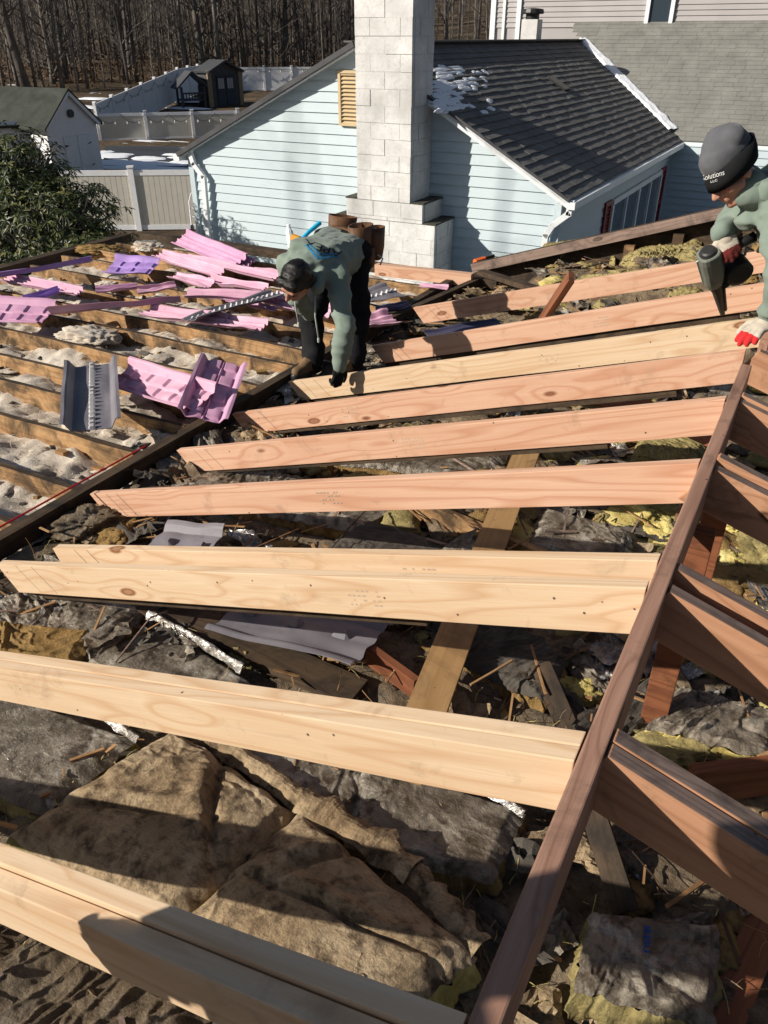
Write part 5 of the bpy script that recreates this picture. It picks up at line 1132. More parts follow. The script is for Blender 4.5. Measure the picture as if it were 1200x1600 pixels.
protos = []
def put(o, x, y, s, rz, tilt=(0, 0)):
    o.location = (x, y, terrain(x, y)); o.rotation_euler = (tilt[0], tilt[1], rz); o.scale = (s, s, s * rw.uniform(.9, 1.15))
TL = 'bare grey brown tree trunk standing in the winter woods'
kinds = [(17, .17, 26), (15, .12, 22), (18, .24, 28), (14, .09, 18), (16, .14, 24), (12, .07, 16), (19, .3, 26)]
spots = []
for k in range(190):
    px = -60 + 850 * (k + rw.random()) / 190 if k < 150 else rw.uniform(-60, 790)
    dist = rw.uniform(73, 84) if k % 3 == 0 else rw.uniform(82, 112)
    if px > 260 and dist < 84: dist += 8
    r_ = ray(px, 100); q = math.hypot(r_.x, r_.y); spots.append((r_.x / q * dist, r_.y / q * dist))
for i, (x, y) in enumerate(spots):
    ki = rw.choices(range(7), [3, 5, 1.6, 6, 4, 6, .8])[0]; key = ki
    ex = [p for p in protos if p[0] == key]
    if not ex:
        tr, br = bare_tree(100 + key, *kinds[key]); o = tr.build('bare_tree', 'bark', loc=(0, 0, 0), smooth=True); cr = br.build('crown', 'bark', o, smooth=True); cr.matrix_parent_inverse = Matrix()
        tag(o, TL, 'tree', 'bare trees of the wood edge'); protos.append((key, o))
    else: o = copy_tree(ex[0][1])
    put(o, x, y, rw.uniform(.8, 1.2), rw.uniform(0, 6.28), (rw.uniform(-.05, .05), rw.uniform(-.05, .05)))
fwm = MB()
for k in range(420):
    px = rw.uniform(-80, 800); dist = rw.uniform(105, 190); r_ = ray(px, 100); q = math.hypot(r_.x, r_.y); x, y = r_.x / q * dist, r_.y / q * dist; z = terrain(x, y); H = rw.uniform(10, 16); rd = rw.uniform(.06, .2); lx, ly = rw.uniform(-.8, .8), rw.uniform(-.8, .8)
    P = [Vector((x, y, z - .5)), Vector((x + lx * .5, y + ly * .4, z + H * .5)), Vector((x + lx, y + ly, z + H))]; fwm.tube(P, [rd, rd * .75, rd * .3], 5, 0, False)
    for _ in range(7):
        p = P[0].lerp(P[2], rw.uniform(.2, .9)); a = rw.uniform(0, 6.28); L = rw.uniform(1, 3.5); fwm.tube([p, p + Vector((math.cos(a) * L * .6, math.sin(a) * L * .6, L * .4)), p + Vector((math.cos(a) * L, math.sin(a) * L, L * rw.uniform(.5, 1.2)))], [rd * .3, rd * .2, .02], 4, 0, False)
tag(fwm.build('far_woods', 'bark'), 'far mass of bare winter trees up the hillside', 'woods', None, 'stuff')
bm_ = MB()
for k in range(2600):
    px = rw.gauss(60, 200) if k % 2 else rw.uniform(-60, 560); dist = rw.uniform(76, 100); r_ = ray(px, 100); q = math.hypot(r_.x, r_.y); x, y = r_.x / q * dist, r_.y / q * dist; z = terrain(x, y)
    p = Vector((x, y, z + abs(rw.gauss(0, 1.1)))); s = rw.uniform(.05, .14); d = Vector((rw.gauss(0, 1), rw.gauss(0, 1), rw.gauss(0, 1))).normalized(); e_ = d.orthogonal().normalized() * s; bm_.add([p, p + d * s + e_, p + d * s * 2, p + d * s - e_], [(0, 1, 2, 3)])
    if k % 6 == 0:
        bm_.tube([Vector((x, y, z)), Vector((x + rw.uniform(-.4, .4), y, z + .8)), Vector((x + rw.uniform(-.9, .9), y, z + rw.uniform(1, 2.4)))], [.02, .015, .006], 4, 0, False)
tag(bm_.build('brush', 'brown_leaf'), 'brown leafy undergrowth along the wood edge', 'undergrowth', None, 'stuff')

for x, y, s_, rz in ((-17.5, -4.0, 1.15, .4), (-21, -6.2, 1.2, 2.0), (-24, -8.2, 1.25, 4.0)):
    o = copy_tree(protos[1][1]); put(o, x, y, s_, rz); o['label'] = 'bare yard tree %s beside the opened house, casting dappled shade' % {-17.5: 'nearest', -21: 'second', -24: 'third'}[x]; o['group'] = 'bare yard trees beside the opened house'

# ------------------------------------------------------------------ figures
def capsule(m, p0, r0, p1, r1, k=14):
    p0 = Vector(p0); p1 = Vector(p1); d = (p1 - p0)
    d = d.normalized() if d.length > 1e-6 else Vector((0, 0, 1))
    pts = []; rs = []
    for a in (80, 55, 30, 0): pts.append(p0 - d * r0 * math.sin(rad(a))); rs.append(r0 * math.cos(rad(a)))
    if (p1 - p0).length > 1e-3:
        for a in (0, 30, 55, 80): pts.append(p1 + d * r1 * math.sin(rad(a))); rs.append(r1 * math.cos(rad(a)))
    m.tube(pts, rs, k)
def ellip(m, c, ax, rr, k=16):
    c = Vector(c); n = 10; vs = [c + ax[2] * rr[2]]; fs = []
    for i in range(1, n):
        t = math.pi * i / n
        for j in range(k):
            a = 2 * math.pi * j / k; vs.append(c + ax[0] * (rr[0] * math.sin(t) * math.cos(a)) + ax[1] * (rr[1] * math.sin(t) * math.sin(a)) + ax[2] * (rr[2] * math.cos(t)))
    vs.append(c - ax[2] * rr[2]); last = len(vs) - 1
    for j in range(k): fs.append((0, 1 + j, 1 + (j + 1) % k)); fs.append((last, 1 + (n - 2) * k + (j + 1) % k, 1 + (n - 2) * k + j))
    for i in range(n - 2):
        for j in range(k): a = 1 + i * k + j; b = 1 + i * k + (j + 1) % k; fs.append((a, a + k, b + k, b))
    m.add(vs, fs)
AX = (Vector((1, 0, 0)), Vector((0, 1, 0)), Vector((0, 0, 1)))
def skin(name, prims, mats, vox, parent, smooth=6, wr=0.0, wfreq=14, seed=0, matfn=None):
    m = MB()
    for p in prims:
        if p[0] == 'c': capsule(m, *p[1:5])
        else: ellip(m, *p[1:4])
    t = m.build('tmp', mats if isinstance(mats, (list, tuple)) else [mats])
    md = t.modifiers.new('r', 'REMESH'); md.mode = 'VOXEL'; md.voxel_size = vox
    if smooth: sm = t.modifiers.new('s', 'SMOOTH'); sm.factor = .5; sm.iterations = smooth
    bpy.context.view_layer.update()
    ev = t.evaluated_get(bpy.context.evaluated_depsgraph_get()); me = bpy.data.meshes.new_from_object(ev); me.name = name
    bpy.data.objects.remove(t)
    if wr:
        nn = [v.normal.copy() for v in me.vertices]
        for v, n_ in zip(me.vertices, nn):
            c = v.co; w = 1 - 2.2 * abs(noise.noise(Vector((c.x * wfreq * .6 + seed, c.y * wfreq * .6, c.z * wfreq))))
            w2 = noise.noise(c * wfreq * .4 + Vector((seed, 3, 1))); w3_ = 1 - 3 * abs(noise.noise(Vector((c.x * wfreq * .22 + seed, c.y * wfreq * .22 + 5, c.z * wfreq * .8)))); v.co = c + n_ * wr * (w * .6 + w2 + max(-.6, w3_) * .9)
    me.polygons.foreach_set('use_smooth', [True] * len(me.polygons))
    L = parent.location
    for v in me.vertices: v.co -= L
    if matfn:
        me.materials.clear()
        for q in mats: me.materials.append(MT[q])
        for p in me.polygons: p.material_index = matfn(p.center + L)
    o = bpy.data.objects.new(name, me); C.objects.link(o); o.parent = parent
    return o
def headprims(c, f, u):
    c = Vector(c); f = Vector(f).normalized(); u = (Vector(u) - f * Vector(u).dot(f)).normalized(); s = u.cross(f)   # s = figure's left
    def Q(a, b, d): return c + s * a + f * b + u * d
    ax = (s, f, u)
    P = [('e', Q(0, -.012, .032), ax, (.076, .097, .088)), ('e', Q(0, .028, -.045), ax, (.057, .064, .075)), ('c', Q(0, .072, -.10), .020, Q(0, .06, -.098), .03), ('c', Q(0, .094, .005), .009, Q(0, .114, -.03), .0135), ('c', Q(-.012, .104, -.034), .008, Q(.012, .104, -.034), .008),
         ('c', Q(-.034, .080, .024), .014, Q(.034, .080, .024), .014), ('c', Q(-.02, .086, -.060), .0085, Q(.02, .086, -.060), .0085), ('c', Q(-.017, .084, -.073), .0085, Q(.017, .084, -.073), .0085)]
    for q in (-1, 1):
        P += [('c', Q(q * .042, .058, -.028), .026, Q(q * .05, .03, -.04), .026), ('e', Q(q * .077, -.008, -.012), ax, (.011, .02, .032)), ('c', Q(q * .05, .0, -.08), .02, Q(q * .02, .06, -.1), .018)]
    return P, Q, ax
def handprims(wr, d, n, side, sc=1.0, curl=25, fat=0.0, spread=.10, thumb=.6):
    """d: direction wrist->fingers, n: palm-facing normal (fingers curl toward n), side: +1 thumb on s"""
    wr = Vector(wr); d = Vector(d).normalized(); n = (Vector(n) - d * Vector(n).dot(d)).normalized(); s = d.cross(n) * side
    P = [('e', wr + d * .048 * sc, (s, d, n), (.041 * sc + fat, .052 * sc, .0165 * sc + fat)), ('c', wr - d * .01, .026 * sc + fat, wr + d * .03 * sc, .028 * sc + fat)]
    F_ = []
    for k, (o_, L) in enumerate(((.029, .070), (.010, .080), (-.010, .075), (-.028, .058))):
        p = wr + d * (.088 - .006 * abs(k - 1)) * sc + s * o_ * sc; a = spread * (1.2 - k) * .8; dr = (d * math.cos(a) + s * math.sin(a)).normalized(); cu = rad(curl * (1 + .12 * k)); pts = [p - dr * .02 * sc, p]
        ang = cu * .35
        for fr_ in (.46, .30, .24):
            e = dr * math.cos(ang) + n * math.sin(ang); pts.append(pts[-1] + e * L * fr_ * sc); ang += cu
        for i in range(len(pts) - 1): F_.append(('c', pts[i], (.0092 - .0006 * i) * sc + fat, pts[i + 1], (.0088 - .0008 * i) * sc + fat, k))
    b = wr + d * .022 * sc + s * .034 * sc; t1 = b + (d * .7 + s * .75 + n * .25).normalized() * .038 * sc; t2 = t1 + (d * .95 + s * (thumb - .3) + n * .35).normalized() * .032 * sc; t3 = t2 + (d + n * .4).normalized() * .022 * sc
    for a_, b_, r0, r1 in ((b - s * .012 * sc, t1, .0135, .0115), (t1, t2, .011, .010), (t2, t3, .010, .0085)): F_.append(('c', a_, r0 * sc + fat, b_, r1 * sc + fat, 4))
    return [tuple(q[:5]) for q in P + F_]
def limb(*pr): return [('c', pr[i][0], pr[i][1], pr[i + 1][0], pr[i + 1][1]) for i in range(len(pr) - 1)]
def boot(an, toe, up=(0, 0, 1)):
    an = Vector(an); t = Vector(toe).normalized(); z = Vector(up)
    return [('c', an + z * .06, .043, an - z * .02, .048), ('c', an - z * .055 - t * .03, .040, an - z * .055 + t * .09, .042), ('c', an - z * .058 + t * .08, .044, an - z * .062 + t * .165, .038), ('c', an - z * .01 + t * .02, .045, an - z * .045 + t * .10, .040)], [('c', an - z * .088 - t * .045, .038, an - z * .088 + t * .175, .038), ('c', an - z * .088 + t * .06, .046, an - z * .088 + t * .15, .046)]
def figure(J, root):
    """J joints -> continuous skin-coloured body + clothes"""
    hp, Q, ax = headprims(J['head'], J['f'], J['u'])
    b = list(hp) + [('c', J['neck'], .056, Q(0, -.02, -.05), .052)]
    mid = J['pel'].lerp(J['chest'], .5); sh = (J['shL'] - J['shR']).normalized()
    def torso(g):
        out = [('c', J['pel'] - sh * .075, .105 + g, J['pel'] + sh * .075, .105 + g), ('c', mid - sh * .07, .095 + g, mid + sh * .07, .095 + g), ('c', J['chest'] - sh * .09, .105 + g, J['chest'] + sh * .09, .105 + g), ('c', J['neck'].lerp(J['chest'], .3) - sh * .06, .07 + g, J['neck'].lerp(J['chest'], .3) + sh * .06, .07 + g)]
        for t in (-.075, 0, .075): out += limb((J['pel'] + sh * t, .105 + g), (mid + sh * t, .1 + g), (J['chest'] + sh * t * 1.1, .105 + g), (J['neck'].lerp(J['chest'], .25) + sh * t * .7, .07 + g))
        for s_ in ('shL', 'shR'): out += limb((J['chest'].lerp(J[s_], .4), .09 + g), (J[s_], .06 + g)); out += limb((J['neck'], .06 + g * .6), (J[s_], .055 + g))
        return out
    def arms(g):
        o = []
        for q in 'LR': o += limb((J['sh' + q], .056 + g), (J['el' + q].lerp(J['sh' + q], .45), .048 + g), (J['el' + q], .040 + g)) + limb((J['el' + q], .040 + g), (J['wr' + q].lerp(J['el' + q], .6), .037 + g), (J['wr' + q], .030 + g * .7))
        return o
    def legs(g):
        o = []
        for q in 'LR': o += limb((J['hip' + q], .09 + g), (J['kn' + q].lerp(J['hip' + q], .4), .075 + g), (J['kn' + q], .057 + g)) + limb((J['kn' + q], .057 + g), (J['an' + q].lerp(J['kn' + q], .62), .055 + g), (J['an' + q] - Vector((0, 0, .01)), .048 + g * 1.3))
        return o
    b += torso(-.012) + arms(-.008) + legs(-.012)
    for q in 'LR': b += handprims(J['wr' + q], *J['hd' + q][:3], sc=.97, curl=J['hd' + q][3]); b += [('c', J['an' + q], .035, J['an' + q] + J['toe'] * .12 - Vector((0, 0, .06)), .03)]
    skin('body', b, 'skin', .0065, root, 3)
    tor = torso(.02)
    skin('hoodie', tor + arms(.019) + J.get('hood', []), 'hoodie', .009, root, 4, .0105, 17, J.get('seed', 0))
    skin('trousers', legs(.022) + [('c', J['pel'] - sh * .09, .13, J['pel'] + sh * .09, .13)] + limb((J['pel'] + sh * .09, .12), (J['hipL'], .11)) + limb((J['pel'] - sh * .09, .12), (J['hipR'], .11)), 'pants', .010, root, 4, .010, 13, 4)
    for q in 'LR':
        up, so = boot(J['an' + q], J['toe']); o = skin('boot', up, 'boot_tan', .008, root, 4, .002, 30); skin('sole', so, 'black_plastic', .008, root, 2)
    for q in (-1, 1):
        m = MB(); ellip(m, Q(q * .031, .083, .002), ax, (.013, .010, .008), 10); m.build('eye', 'ink_black', root, smooth=True)
    return Q, ax
def gloves(J, root, mats, q, fat=.0035, matfn=None, cuff=.05):
    d, n, s, cu = J['hd' + q]; w = J['wr' + q]; dd = (w - J['el' + q]).normalized()
    return skin('glove', handprims(w, d, n, s, 1.0, cu, fat) + [('c', w - dd * cuff, .036, w, .031)], mats, .0045, root, 3, .0012, 60, 2, matfn)

# ---- bent worker ---------------------------------------------------------
fl1 = Vector((-2.76, 4.36, -2.04))
w1 = thing('person', fl1, 'bent over worker in green hoodie pressing a rafter tail with a black glove', 'person')
J = dict(pel=dep(533, 390, 5.38), chest=dep(497, 408, 5.0), neck=dep(478, 420, 4.80), head=dep(462, 440, 4.66),
         f=-_R * .5 - _H * .50 - Vector((0, 0, 1)) * .72, u=-_H * .75 + Vector((0, 0, 1)) * .55 - _R * .1,
         shL=dep(527, 437, 4.86), shR=dep(452, 415, 4.96), elL=dep(539, 512, 4.76), elR=dep(462, 462, 5.02), wrL=dep(530, 572, 4.80), wrR=dep(484, 492, 5.22),
         hipL=dep(552, 406, 5.38), hipR=dep(510, 412, 5.44), knL=dep(560, 487, 5.34), knR=dep(487, 492, 5.36), anL=dep(553, 556, 5.40), anR=dep(489, 558, 5.41), toe=(-_H * .75 - _R * .6).normalized(), seed=3)
J['hdL'] = ((dep(526, 605, 4.84) - J['wrL']), _FW * .6 - _R * .5, 1, 45); J['hdR'] = (_FW + _R * .3 - Vector((0, 0, .4)), Vector((0, 0, -1)) + _H * .5, 1, 35)
nk = J['neck']; shd = (J['shL'] - J['shR']).normalized()
J['hood'] = limb((nk + shd * .10 + Vector((0, 0, -.02)), .045), (nk + shd * .07 + _H * .10 + Vector((0, 0, .085)), .05), (nk - shd * .07 + _H * .10 + Vector((0, 0, .085)), .05), (nk - shd * .10 + Vector((0, 0, -.02)), .045)) + limb((nk + shd * .11, .04), (nk + shd * .085 - _H * .10 + Vector((0, 0, -.06)), .035)) + limb((nk - shd * .11, .04), (nk - shd * .085 - _H * .10 + Vector((0, 0, -.06)), .035))
Q, ax = figure(J, w1)
hr = [('e', Q(0, -.018, .045), ax, (.086, .102, .088)), ('c', Q(-.05, -.06, -.03), .045, Q(.05, -.06, -.03), .045), ('c', Q(-.045, .06, .09), .03, Q(.045, .06, .09), .03), ('c', Q(-.072, .0, .03), .02, Q(-.074, -.02, -.02), .018), ('c', Q(.072, .0, .03), .02, Q(.074, -.02, -.02), .018)]
skin('hair', hr, 'hair', .006, w1, 3, .004, 40, 6)
for q in 'LR': gloves(J, w1, 'glove_black', q)
m = MB()
for q, L in ((-.4, .22), (.55, .28)):
    a = nk + shd * .07 * (q / abs(q)) - _H * .12 + Vector((0, 0, -.10)) ; m.tube([a, a + Vector((0, -.01, -L * .5)), a + Vector((.01, 0, -L))], .005, 6); capsule(m, a + Vector((.01, 0, -L)), .008, a + Vector((.01, 0, -L - .02)), .008, 8)
m.build('drawstring', 'cord', w1, smooth=True)
# tool belt and pouches
pv = J['pel']; tb = MB(); tdir = (J['chest'] - pv).normalized(); hz_ = tdir.cross(shd).normalized()
if hz_.z < 0: hz_ = -hz_
ring = [pv + shd * (.212 * math.cos(t)) + hz_ * (.145 * math.sin(t)) for t in [2 * math.pi * i / 28 for i in range(29)]]
for a, b in zip(ring, ring[1:]): tb.bar(a, b, .012, .05, 0, tdir)
belt = tb.build('tool_belt', 'leather', w1, smooth=False)
def pouch(c, w, h, d, face, open_=(0, 0, 1)):
    m = MB(); x = Vector(face).normalized(); z = (Vector(open_) - x * x.dot(Vector(open_))).normalized(); y = z.cross(x); c = Vector(c); n = 14; rings = []
    for zz, k in ((-h / 2, .55), (-h * .42, .8), (-h * .1, 1.0), (h / 2, 1.08)): rings.append([c + z * zz + x * (d / 2 * k * math.cos(t)) + y * (w / 2 * k * math.sin(t)) for t in [2 * math.pi * i / n for i in range(n)]])
    inner = [[c + z * zz + x * (d / 2 * k * math.cos(t)) + y * (w / 2 * k * math.sin(t)) for t in [2 * math.pi * i / n for i in range(n)]] for zz, k in ((h / 2, .96), (-h * .3, .8))]
    R_ = rings + inner; m.add([p for r in R_ for p in r], [(i * n + j, i * n + (j + 1) % n, (i + 1) * n + (j + 1) % n, (i + 1) * n + j) for i in range(len(R_) - 1) for j in range(n)] + [tuple(range(n - 1, -1, -1)), tuple((len(R_) - 1) * n + j for j in range(n))])
    return m.build('pouch', 'leather', belt, smooth=True)
pouch(dep(534, 356, 5.46), .19, .16, .12, -_H + _R * .2, tdir * -.3 + Vector((0, 0, 1)))
pouch(dep(564, 378, 5.36), .21, .22, .14, _R - _H * .6, Vector((-.3, 0, 1)))
pouch(dep(588, 380, 5.45), .18, .22, .11, _R - _H * .2, Vector((-.2, 0, 1)))
pouch(dep(577, 402, 5.42), .12, .14, .08, _R - _H * .4, Vector((-.1, 0, 1)))
m = MB(); m.tube([dep(590, 398, 5.4), dep(598, 404, 5.4), dep(594, 414, 5.4)], .006, 6); m.build('hammer_loop', 'steel', belt)
# things in the belt
def tool(name, pts, r, mat, label, cat):
    m = MB(); m.tube(pts, r, 10); o = m.build(name, mat, smooth=False); return tag(o, label, cat)
tool('pry_bar', [dep(468, 378, 5.25), dep(482, 363, 5.28), dep(500, 348, 5.32)], [.015, .014, .016], 'cyan_plastic', 'bright cyan tool sticking out of the worker\'s belt', 'tool')
tool('caulk_tube', [dep(457, 392, 5.3), dep(452, 362, 5.3), dep(451, 357, 5.3), dep(451, 351, 5.3)], [.026, .026, .014, .012], 'white_trim', 'white caulk tube beside the cyan tool on the worker\'s belt', 'tube')
tool('tape_measure', [dep(457, 372, 5.26), dep(468, 376, 5.24)], .03, 'amber_plastic', 'small amber tool end by the white caulk tube', 'tool')

# ---- worker with the nail gun -------------------------------------------
T = onY(1127, 492, 3.985); G0 = dep(1107, 396, 3.40); gax = (T - G0).normalized(); gl = (T - G0).length; grt = dep(1180, 410, 3.5) - G0; grt = (grt - gax * grt.dot(gax)).normalized(); gsd = gax.cross(grt)

def GP(a, b, c): return G0 + gax * a + grt * b + gsd * c
w2 = thing('person', (.2, 3.85, -2.06), 'worker in grey and black beanie leaning over the ridge with a nail gun', 'person')
K = dict(pel=Vector((.2, 3.88, -1.04)), chest=dep(1232, 335, 3.38), neck=dep(1192, 296, 3.30), head=dep(1143, 268, 3.2),
         f=-_R * .66 - Vector((0, 0, 1)) * .66 - _H * .26, u=Vector((0, 0, 1)) * .8 - _R * .6,
         shL=dep(1222, 350, 3.16), shR=dep(1183, 312, 3.62), elL=dep(1222, 440, 3.10), elR=dep(1164, 318, 3.74), wrL=dep(1202, 500, 3.26), wrR=dep(1141, 388, 3.50),
         hipL=Vector((.22, 3.76, -1.12)), hipR=Vector((.22, 4.02, -1.12)), knL=Vector((.17, 3.76, -1.54)), knR=Vector((.19, 4.06, -1.54)), anL=Vector((.24, 3.78, -1.95)), anR=Vector((.25, 4.08, -1.95)), toe=-Vector((.95, .3, 0)), seed=8)
K['hdL'] = (onZ(1150, 538, -1.085) - K['wrL'], Vector((0, 0, -1)), -1, 14); gcen = dep(1150, 415, 3.50)
tw_ = gsd if gsd.dot(_FW) < 0 else -gsd      # side of the gun facing the camera
gd_ = (tw_ * .75 + gax * .55).normalized(); K['wrR'] = GP(.05, .085, 0) - gax * .05 - gd_ * .05; K['hdR'] = (gd_, gax * .8 - tw_ * .4, 1 if gd_.cross(gax).dot(grt) < 0 else -1, 68)
nk = K['neck']; s2 = (K['shL'] - K['shR']).normalized(); bk_ = (K['chest'] - K['head']).normalized()
K['hood'] = []
for r0, q, up_ in ((.046, .125, .10), (.04, .15, .06), (.036, .10, .13)):
    arc = [nk + s2 * (q * math.cos(t)) + (_R * .85 + Vector((0, 0, 1)) * .55).normalized() * (up_ * math.sin(t)) + Vector((.0, 0, .02)) for t in [math.pi * i / 8 for i in range(9)]]
    K['hood'] += limb(*[(p, r0) for p in arc])
K['hood'] += limb((K['head'] + s2 * .05 + bk_ * .085 - Vector((0, 0, .05)), .045), (nk + s2 * .10, .06)) + limb((K['head'] - s2 * .05 + bk_ * .085 - Vector((0, 0, .05)), .045), (nk - s2 * .10, .06)) + limb((K['head'] + s2 * .04 + bk_ * .12 + Vector((0, 0, .02)), .05), (K['head'] - s2 * .04 + bk_ * .12 + Vector((0, 0, .02)), .05), (nk, .07))
K['hood'] += limb((nk + s2 * .11, .045), (nk + s2 * .07 - _R * .05 - Vector((0, 0, .11)), .05)) + limb((nk - s2 * .11, .045), (nk - s2 * .07 - _R * .05 - Vector((0, 0, .11)), .05))
Q, ax = figure(K, w2)
HC = Q(0, 0, .035); ut = ax[2]; ft = ax[1]; bu = (ut * .95 - ft * .34).normalized()
hatp = [('e', Q(0, -.018, .075), ax, (.090, .108, .086)), ('c', Q(-.04, -.05, .12), .052, Q(.04, -.05, .12), .052), ('e', Q(0, -.03, .115), ax, (.075, .09, .06))]
def bn(p):
    return 0
bea = skin('beanie', hatp, 'beanie_grey', .007, w2, 4, .004, 13, 5)
# folded cuff: ring around the head
m = MB(); kk = 40; rows = []
for h_, g_ in ((.000, -.008), (.000, .000), (.035, .005), (.078, .003), (.085, -.008)):
    rows.append([HC + bu * (h_ - .046 + .004 * math.cos(t)) + ax[0] * ((.094 + g_) * math.sin(t)) + ft * ((.116 + g_) * math.cos(t) - .016) for t in [2 * math.pi * i / kk for i in range(kk)]])
m.add([p for r in rows for p in r], [(i * kk + j, i * kk + (j + 1) % kk, (i + 1) * kk + (j + 1) % kk, (i + 1) * kk + j) for i in range(len(rows) - 1) for j in range(kk)])
cuff = m.build('beanie_cuff', 'beanie_black', w2, smooth=True)
red = K['wrL'] + K['hdL'][0].normalized() * .118
gloves(K, w2, ['glove_white', 'glove_red'], 'L', .0045, lambda c: 1 if (c - red).dot(K['hdL'][0].normalized()) > 0 else 0, .03)
gloves(K, w2, ['glove_white', 'glove_red_shaded'], 'R', .0045, lambda c: 1 if (c - K['wrR'] - K['hdR'][0].normalized() * .075).dot(K['hdR'][0].normalized()) > 0 else 0, .05)
m = MB()
a = dep(1160, 318, 3.3); m.tube([a, dep(1155, 345, 3.36), dep(1143, 378, 3.42), dep(1138, 388, 3.44)], .0045, 6); capsule(m, dep(1138, 388, 3.44), .008, dep(1137, 393, 3.44), .008, 8)
m.build('drawstring', 'cord', w2, smooth=True)
# nail gun
gun = thing('nail_gun', T, 'grey green pneumatic nail gun with black magazine held over a yellow rafter', 'nail gun')
def gring(a, rx, ry, off=0, k=20, p=3.0):
    o = []
    for i in range(k):
        t = 2 * math.pi * i / k; cx, cy = math.cos(t), math.sin(t); r = (abs(cx) ** p + abs(cy) ** p) ** (-1 / p); o.append(GP(a, off + rx * r * cx, ry * r * cy))
    return o
def loft(m, rings):
    k = len(rings[0]); m.add([p for r in rings for p in r], [(i * k + j, i * k + (j + 1) % k, (i + 1) * k + (j + 1) % k, (i + 1) * k + j) for i in range(len(rings) - 1) for j in range(k)] + [tuple(range(k - 1, -1, -1)), tuple((len(rings) - 1) * k + j for j in range(k))])
m = MB(); loft(m, [gring(-.005, 0.0426, 0.0426), gring(.0, 0.0471, 0.0471), gring(.03, 0.0502, 0.0486), gring(.10, 0.0486, 0.0471), gring(.155, 0.0441, 0.0426, -.002), gring(.19, 0.0357, 0.0350, -.004), gring(.20, 0.0304, 0.0304, -.004)]); gb = m.build('housing', 'tool_green', gun, bevel=.002)
m = MB(); loft(m, [gring(-.022, 0.0228, 0.0228, 0, 20, 2), gring(-.018, 0.0319, 0.0319, 0, 20, 2), gring(-.004, 0.0380, 0.0380, 0, 20, 2.4)]); m.build('cap', 'black_plastic', gun, bevel=.001)
m = MB()
for q in (-.03, .03): m.bar(GP(.02, .034, q * .7 - .022), GP(.12, .038, q * .7 - .022), .006, .012)
m.bar(GP(.01, -.052, 0), GP(.15, -.046, 0), .012, .006, 0, gsd); m.build('trim', 'steel', gun)
m = MB(); loft(m, [gring(.195, .032, .03, .0), gring(.25, .022, .026, .004), gring(gl - .02, .012, .013, .006), gring(gl - .002, .010, .011, .006)]); m.bar(GP(.2, .03, .02), GP(gl - .03, .02, .012), .01, .012); m.build('nose', 'black_plastic', gun)
m = MB(); cpt = [(GP(.055, .05, 0), .03), (GP(.045, .10, 0), .024), (GP(.04, .15, 0), .021), (GP(.045, .20, 0), .023)]
m.tube([p for p, _ in cpt], [r for _, r in cpt], 14); m.build('handle', 'black_plastic', gun, smooth=True)
m = MB(); dc = GP(.172, .10, 0); m.tube([dc - gsd * .048, dc - gsd * .044, dc + gsd * .044, dc + gsd * .048], [.046, .060, .060, .046], 22); m.bar(GP(.215, .02, 0), GP(.19, .12, 0), .045, .05); m.build('magazine', 'black_plastic', gun)
m = MB(); m.bar(GP(.05, .19, -.03), GP(.16, .16, -.035), .012, .004); m.build('hook', 'steel', gun)
m = MB(); m.tube([GP(.13, .06, 0), GP(.12, .09, 0), GP(.10, .105, 0)], .006, 8); m.build('trigger', 'red_shutter', gun)
ho = MB(); h0 = GP(.045, .205, 0); ho.tube([h0, h0 + _R * .06 + Vector((0, 0, .03)), dep(1185, 392, 3.6), dep(1215, 372, 3.7), dep(1300, 430, 3.8), Vector((.5, 3.6, -1.5)), Vector((.8, 3.4, -2.0))], .010, 8)
tag(ho.build('air_hose', 'black_plastic', smooth=True), 'black air hose trailing off the nail gun handle', 'hose')

# ---- worker standing just outside the frame, whose shadow crosses the nearest rafter
w3 = thing('person', (-1.42, -.62, -2.06), 'standing worker in green hoodie just outside the frame to the left of the camera', 'person')
N_ = dict(pel=Vector((-1.42, -.62, -1.12)), chest=Vector((-1.40, -.58, -.76)), neck=Vector((-1.40, -.57, -.56)), head=Vector((-1.38, -.52, -.40)), f=Vector((.3, .9, -.35)), u=Vector((0, .3, 1)),
          shL=Vector((-1.58, -.50, -.63)), shR=Vector((-1.22, -.66, -.63)), elL=Vector((-1.70, -.45, -.90)), elR=Vector((-1.08, -.68, -.90)), wrL=Vector((-1.6, -.28, -1.05)), wrR=Vector((-1.05, -.48, -1.08)),
          hipL=Vector((-1.50, -.58, -1.18)), hipR=Vector((-1.33, -.66, -1.18)), knL=Vector((-1.52, -.55, -1.58)), knR=Vector((-1.31, -.64, -1.58)), anL=Vector((-1.54, -.60, -1.95)), anR=Vector((-1.30, -.69, -1.95)), toe=Vector((.4, .9, 0)).normalized(), seed=5)
N_['hdL'] = (Vector((.2, .5, -.6)), Vector((1, 0, 0)), -1, 35); N_['hdR'] = (Vector((-.1, .6, -.6)), Vector((-1, 0, 0)), 1, 35)
sh_ = Vector((.36, .25, 0)); w3.location += sh_
for k_, v_ in N_.items():
    if isinstance(v_, Vector) and k_ not in ('f', 'u', 'toe'): N_[k_] = v_ + sh_
Q, ax = figure(N_, w3)
skin('beanie', [('e', Q(0, -.018, .07), ax, (.092, .11, .085))], 'beanie_grey', .009, w3, 4, .005, 16, 2)
for q in 'LR': gloves(N_, w3, 'glove_black', q)

# orange tool at the far corner
m = MB(); A = dep(742, 410, 8.0); B = dep(772, 401, 8.1); m.tube([A, A.lerp(B, .5)], .035, 8); o = thing('orange_saw', A, 'small orange handled tool lying on the far roof corner', 'tool')
m.build('handle', 'orange_plastic', o); m = MB(); m.bar(A.lerp(B, .5), B, .02, .05); m.build('blade', 'black_plastic', o)

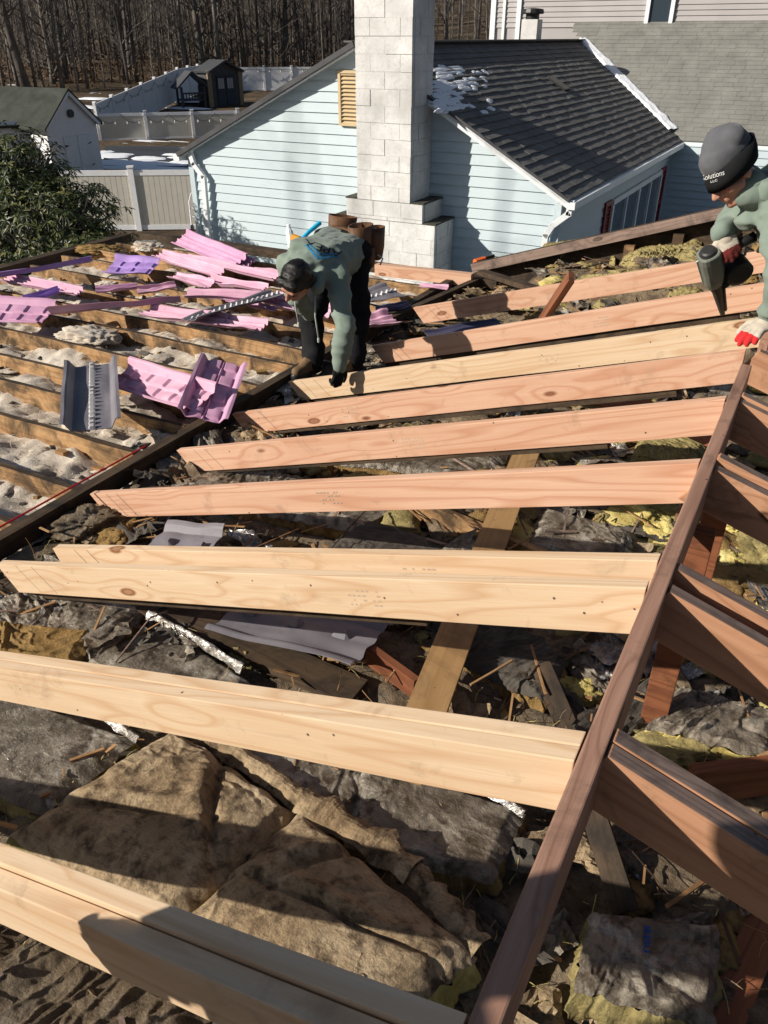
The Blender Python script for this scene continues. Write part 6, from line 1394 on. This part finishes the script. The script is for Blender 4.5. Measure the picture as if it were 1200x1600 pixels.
# ------------------------------------------------------------------ lettering laid on the surfaces it belongs to
def bvh_of(objs):
    V = []; P = []
    for o in objs:
        b = len(V); mw = o.matrix_world; V += [mw @ v.co for v in o.data.vertices]; P += [tuple(i + b for i in p.vertices) for p in o.data.polygons]
    return BVHTree.FromPolygons(V, P)
def decal(shape, name, mat, org, xv, yv, tree, parent, off=.004, bold=0.0):
    """shape: str or list of polygons in unit space; org/xv/yv in photo px"""
    if isinstance(shape, str):
        cu = bpy.data.curves.new('t', 'FONT'); cu.body = shape; cu.size = 1.0; cu.offset = bold; to = bpy.data.objects.new('t', cu); C.objects.link(to); bpy.context.view_layer.update()
        me = bpy.data.meshes.new_from_object(to.evaluated_get(bpy.context.evaluated_depsgraph_get())); bpy.data.objects.remove(to)
    else:
        me = bpy.data.meshes.new('t'); V = []; P = []
        for pl in shape: b = len(V); V += [(x, y, 0) for x, y in pl]; P.append(tuple(range(b, len(V))))
        me.from_pydata(V, [], P)
    bm = bmesh.new(); bm.from_mesh(me); bmesh.ops.triangulate(bm, faces=bm.faces)
    for _ in range(2): bmesh.ops.subdivide_edges(bm, edges=[e for e in bm.edges if e.calc_length() > .12], cuts=1); bmesh.ops.triangulate(bm, faces=bm.faces)
    xs = [v.co.x for v in bm.verts]; w = max(xs) if isinstance(shape, str) else 1.0
    bad = []
    for v in bm.verts:
        px = org[0] + xv[0] * v.co.x / w + yv[0] * v.co.y; py = org[1] + xv[1] * v.co.x / w + yv[1] * v.co.y
        r = ray(px, py).normalized(); hit = tree.ray_cast(Vector((0, 0, 0)) + r * .3, r)
        if hit[0] is None: bad.append(v); continue
        v.co = hit[0] - r * off
    bmesh.ops.delete(bm, geom=bad, context='VERTS')
    L = parent.matrix_world.translation.copy()
    for v in bm.verts: v.co -= L
    bm.to_mesh(me); bm.free(); me.materials.clear(); me.materials.append(MT[mat]); me.name = name
    o = bpy.data.objects.new(name, me); C.objects.link(o); o.parent = parent; return o
bpy.context.view_layer.update()
hd1 = [c for c in w1.children if c.name.startswith('hoodie')][0]; t1 = bvh_of([hd1])
decal('APEX', 'lettering', 'ink_black', (535, 393), (-58, -20), (-4, 15), t1, hd1, .005, .0)
decal([[(0, 0), (.5, .55), (1, 0), (.88, 0), (.5, .38), (.12, 0)], [(-.1, .12), (.5, .85), (1.1, .12), (1.0, .12), (.5, .66), (0, .12)]], 'emblem', 'ink_blue', (529, 398), (-48, -17), (-12, 18), t1, hd1, .006)
t2 = bvh_of([cuff])
decal('Solutions', 'lettering', 'ink_white', (1097, 283), (35, -10), (-1, -12), t2, cuff, .002, .0)
decal('LLC', 'lettering', 'ink_white', (1110, 286), (11, -3), (-.4, -5), t2, cuff, .002)
def batt_by(label_part):
    for o in bpy.data.objects:
        if o.get('label') and label_part in o['label'] and o.name.startswith('insulation_batt'): return o
bt = batt_by('black lettering'); fc = [c for c in bt.children][0]
for txt, org, xv, yv in (('INSULAT', (965, 832), (-8, 34), (9, 3.5)), ('HOT', (975, 845), (-6, 16), (8, 3))):
    decal(txt, 'lettering', 'ink_grey', org, xv, yv, btext, fc, .006, .01)
bt = batt_by('blue lettering'); fc = [c for c in bt.children][0]
decal('INSU', 'lettering', 'ink_brand_blue', (1007, 1446), (-1.5, 42), (14, 1), bins, fc, .006, .03)
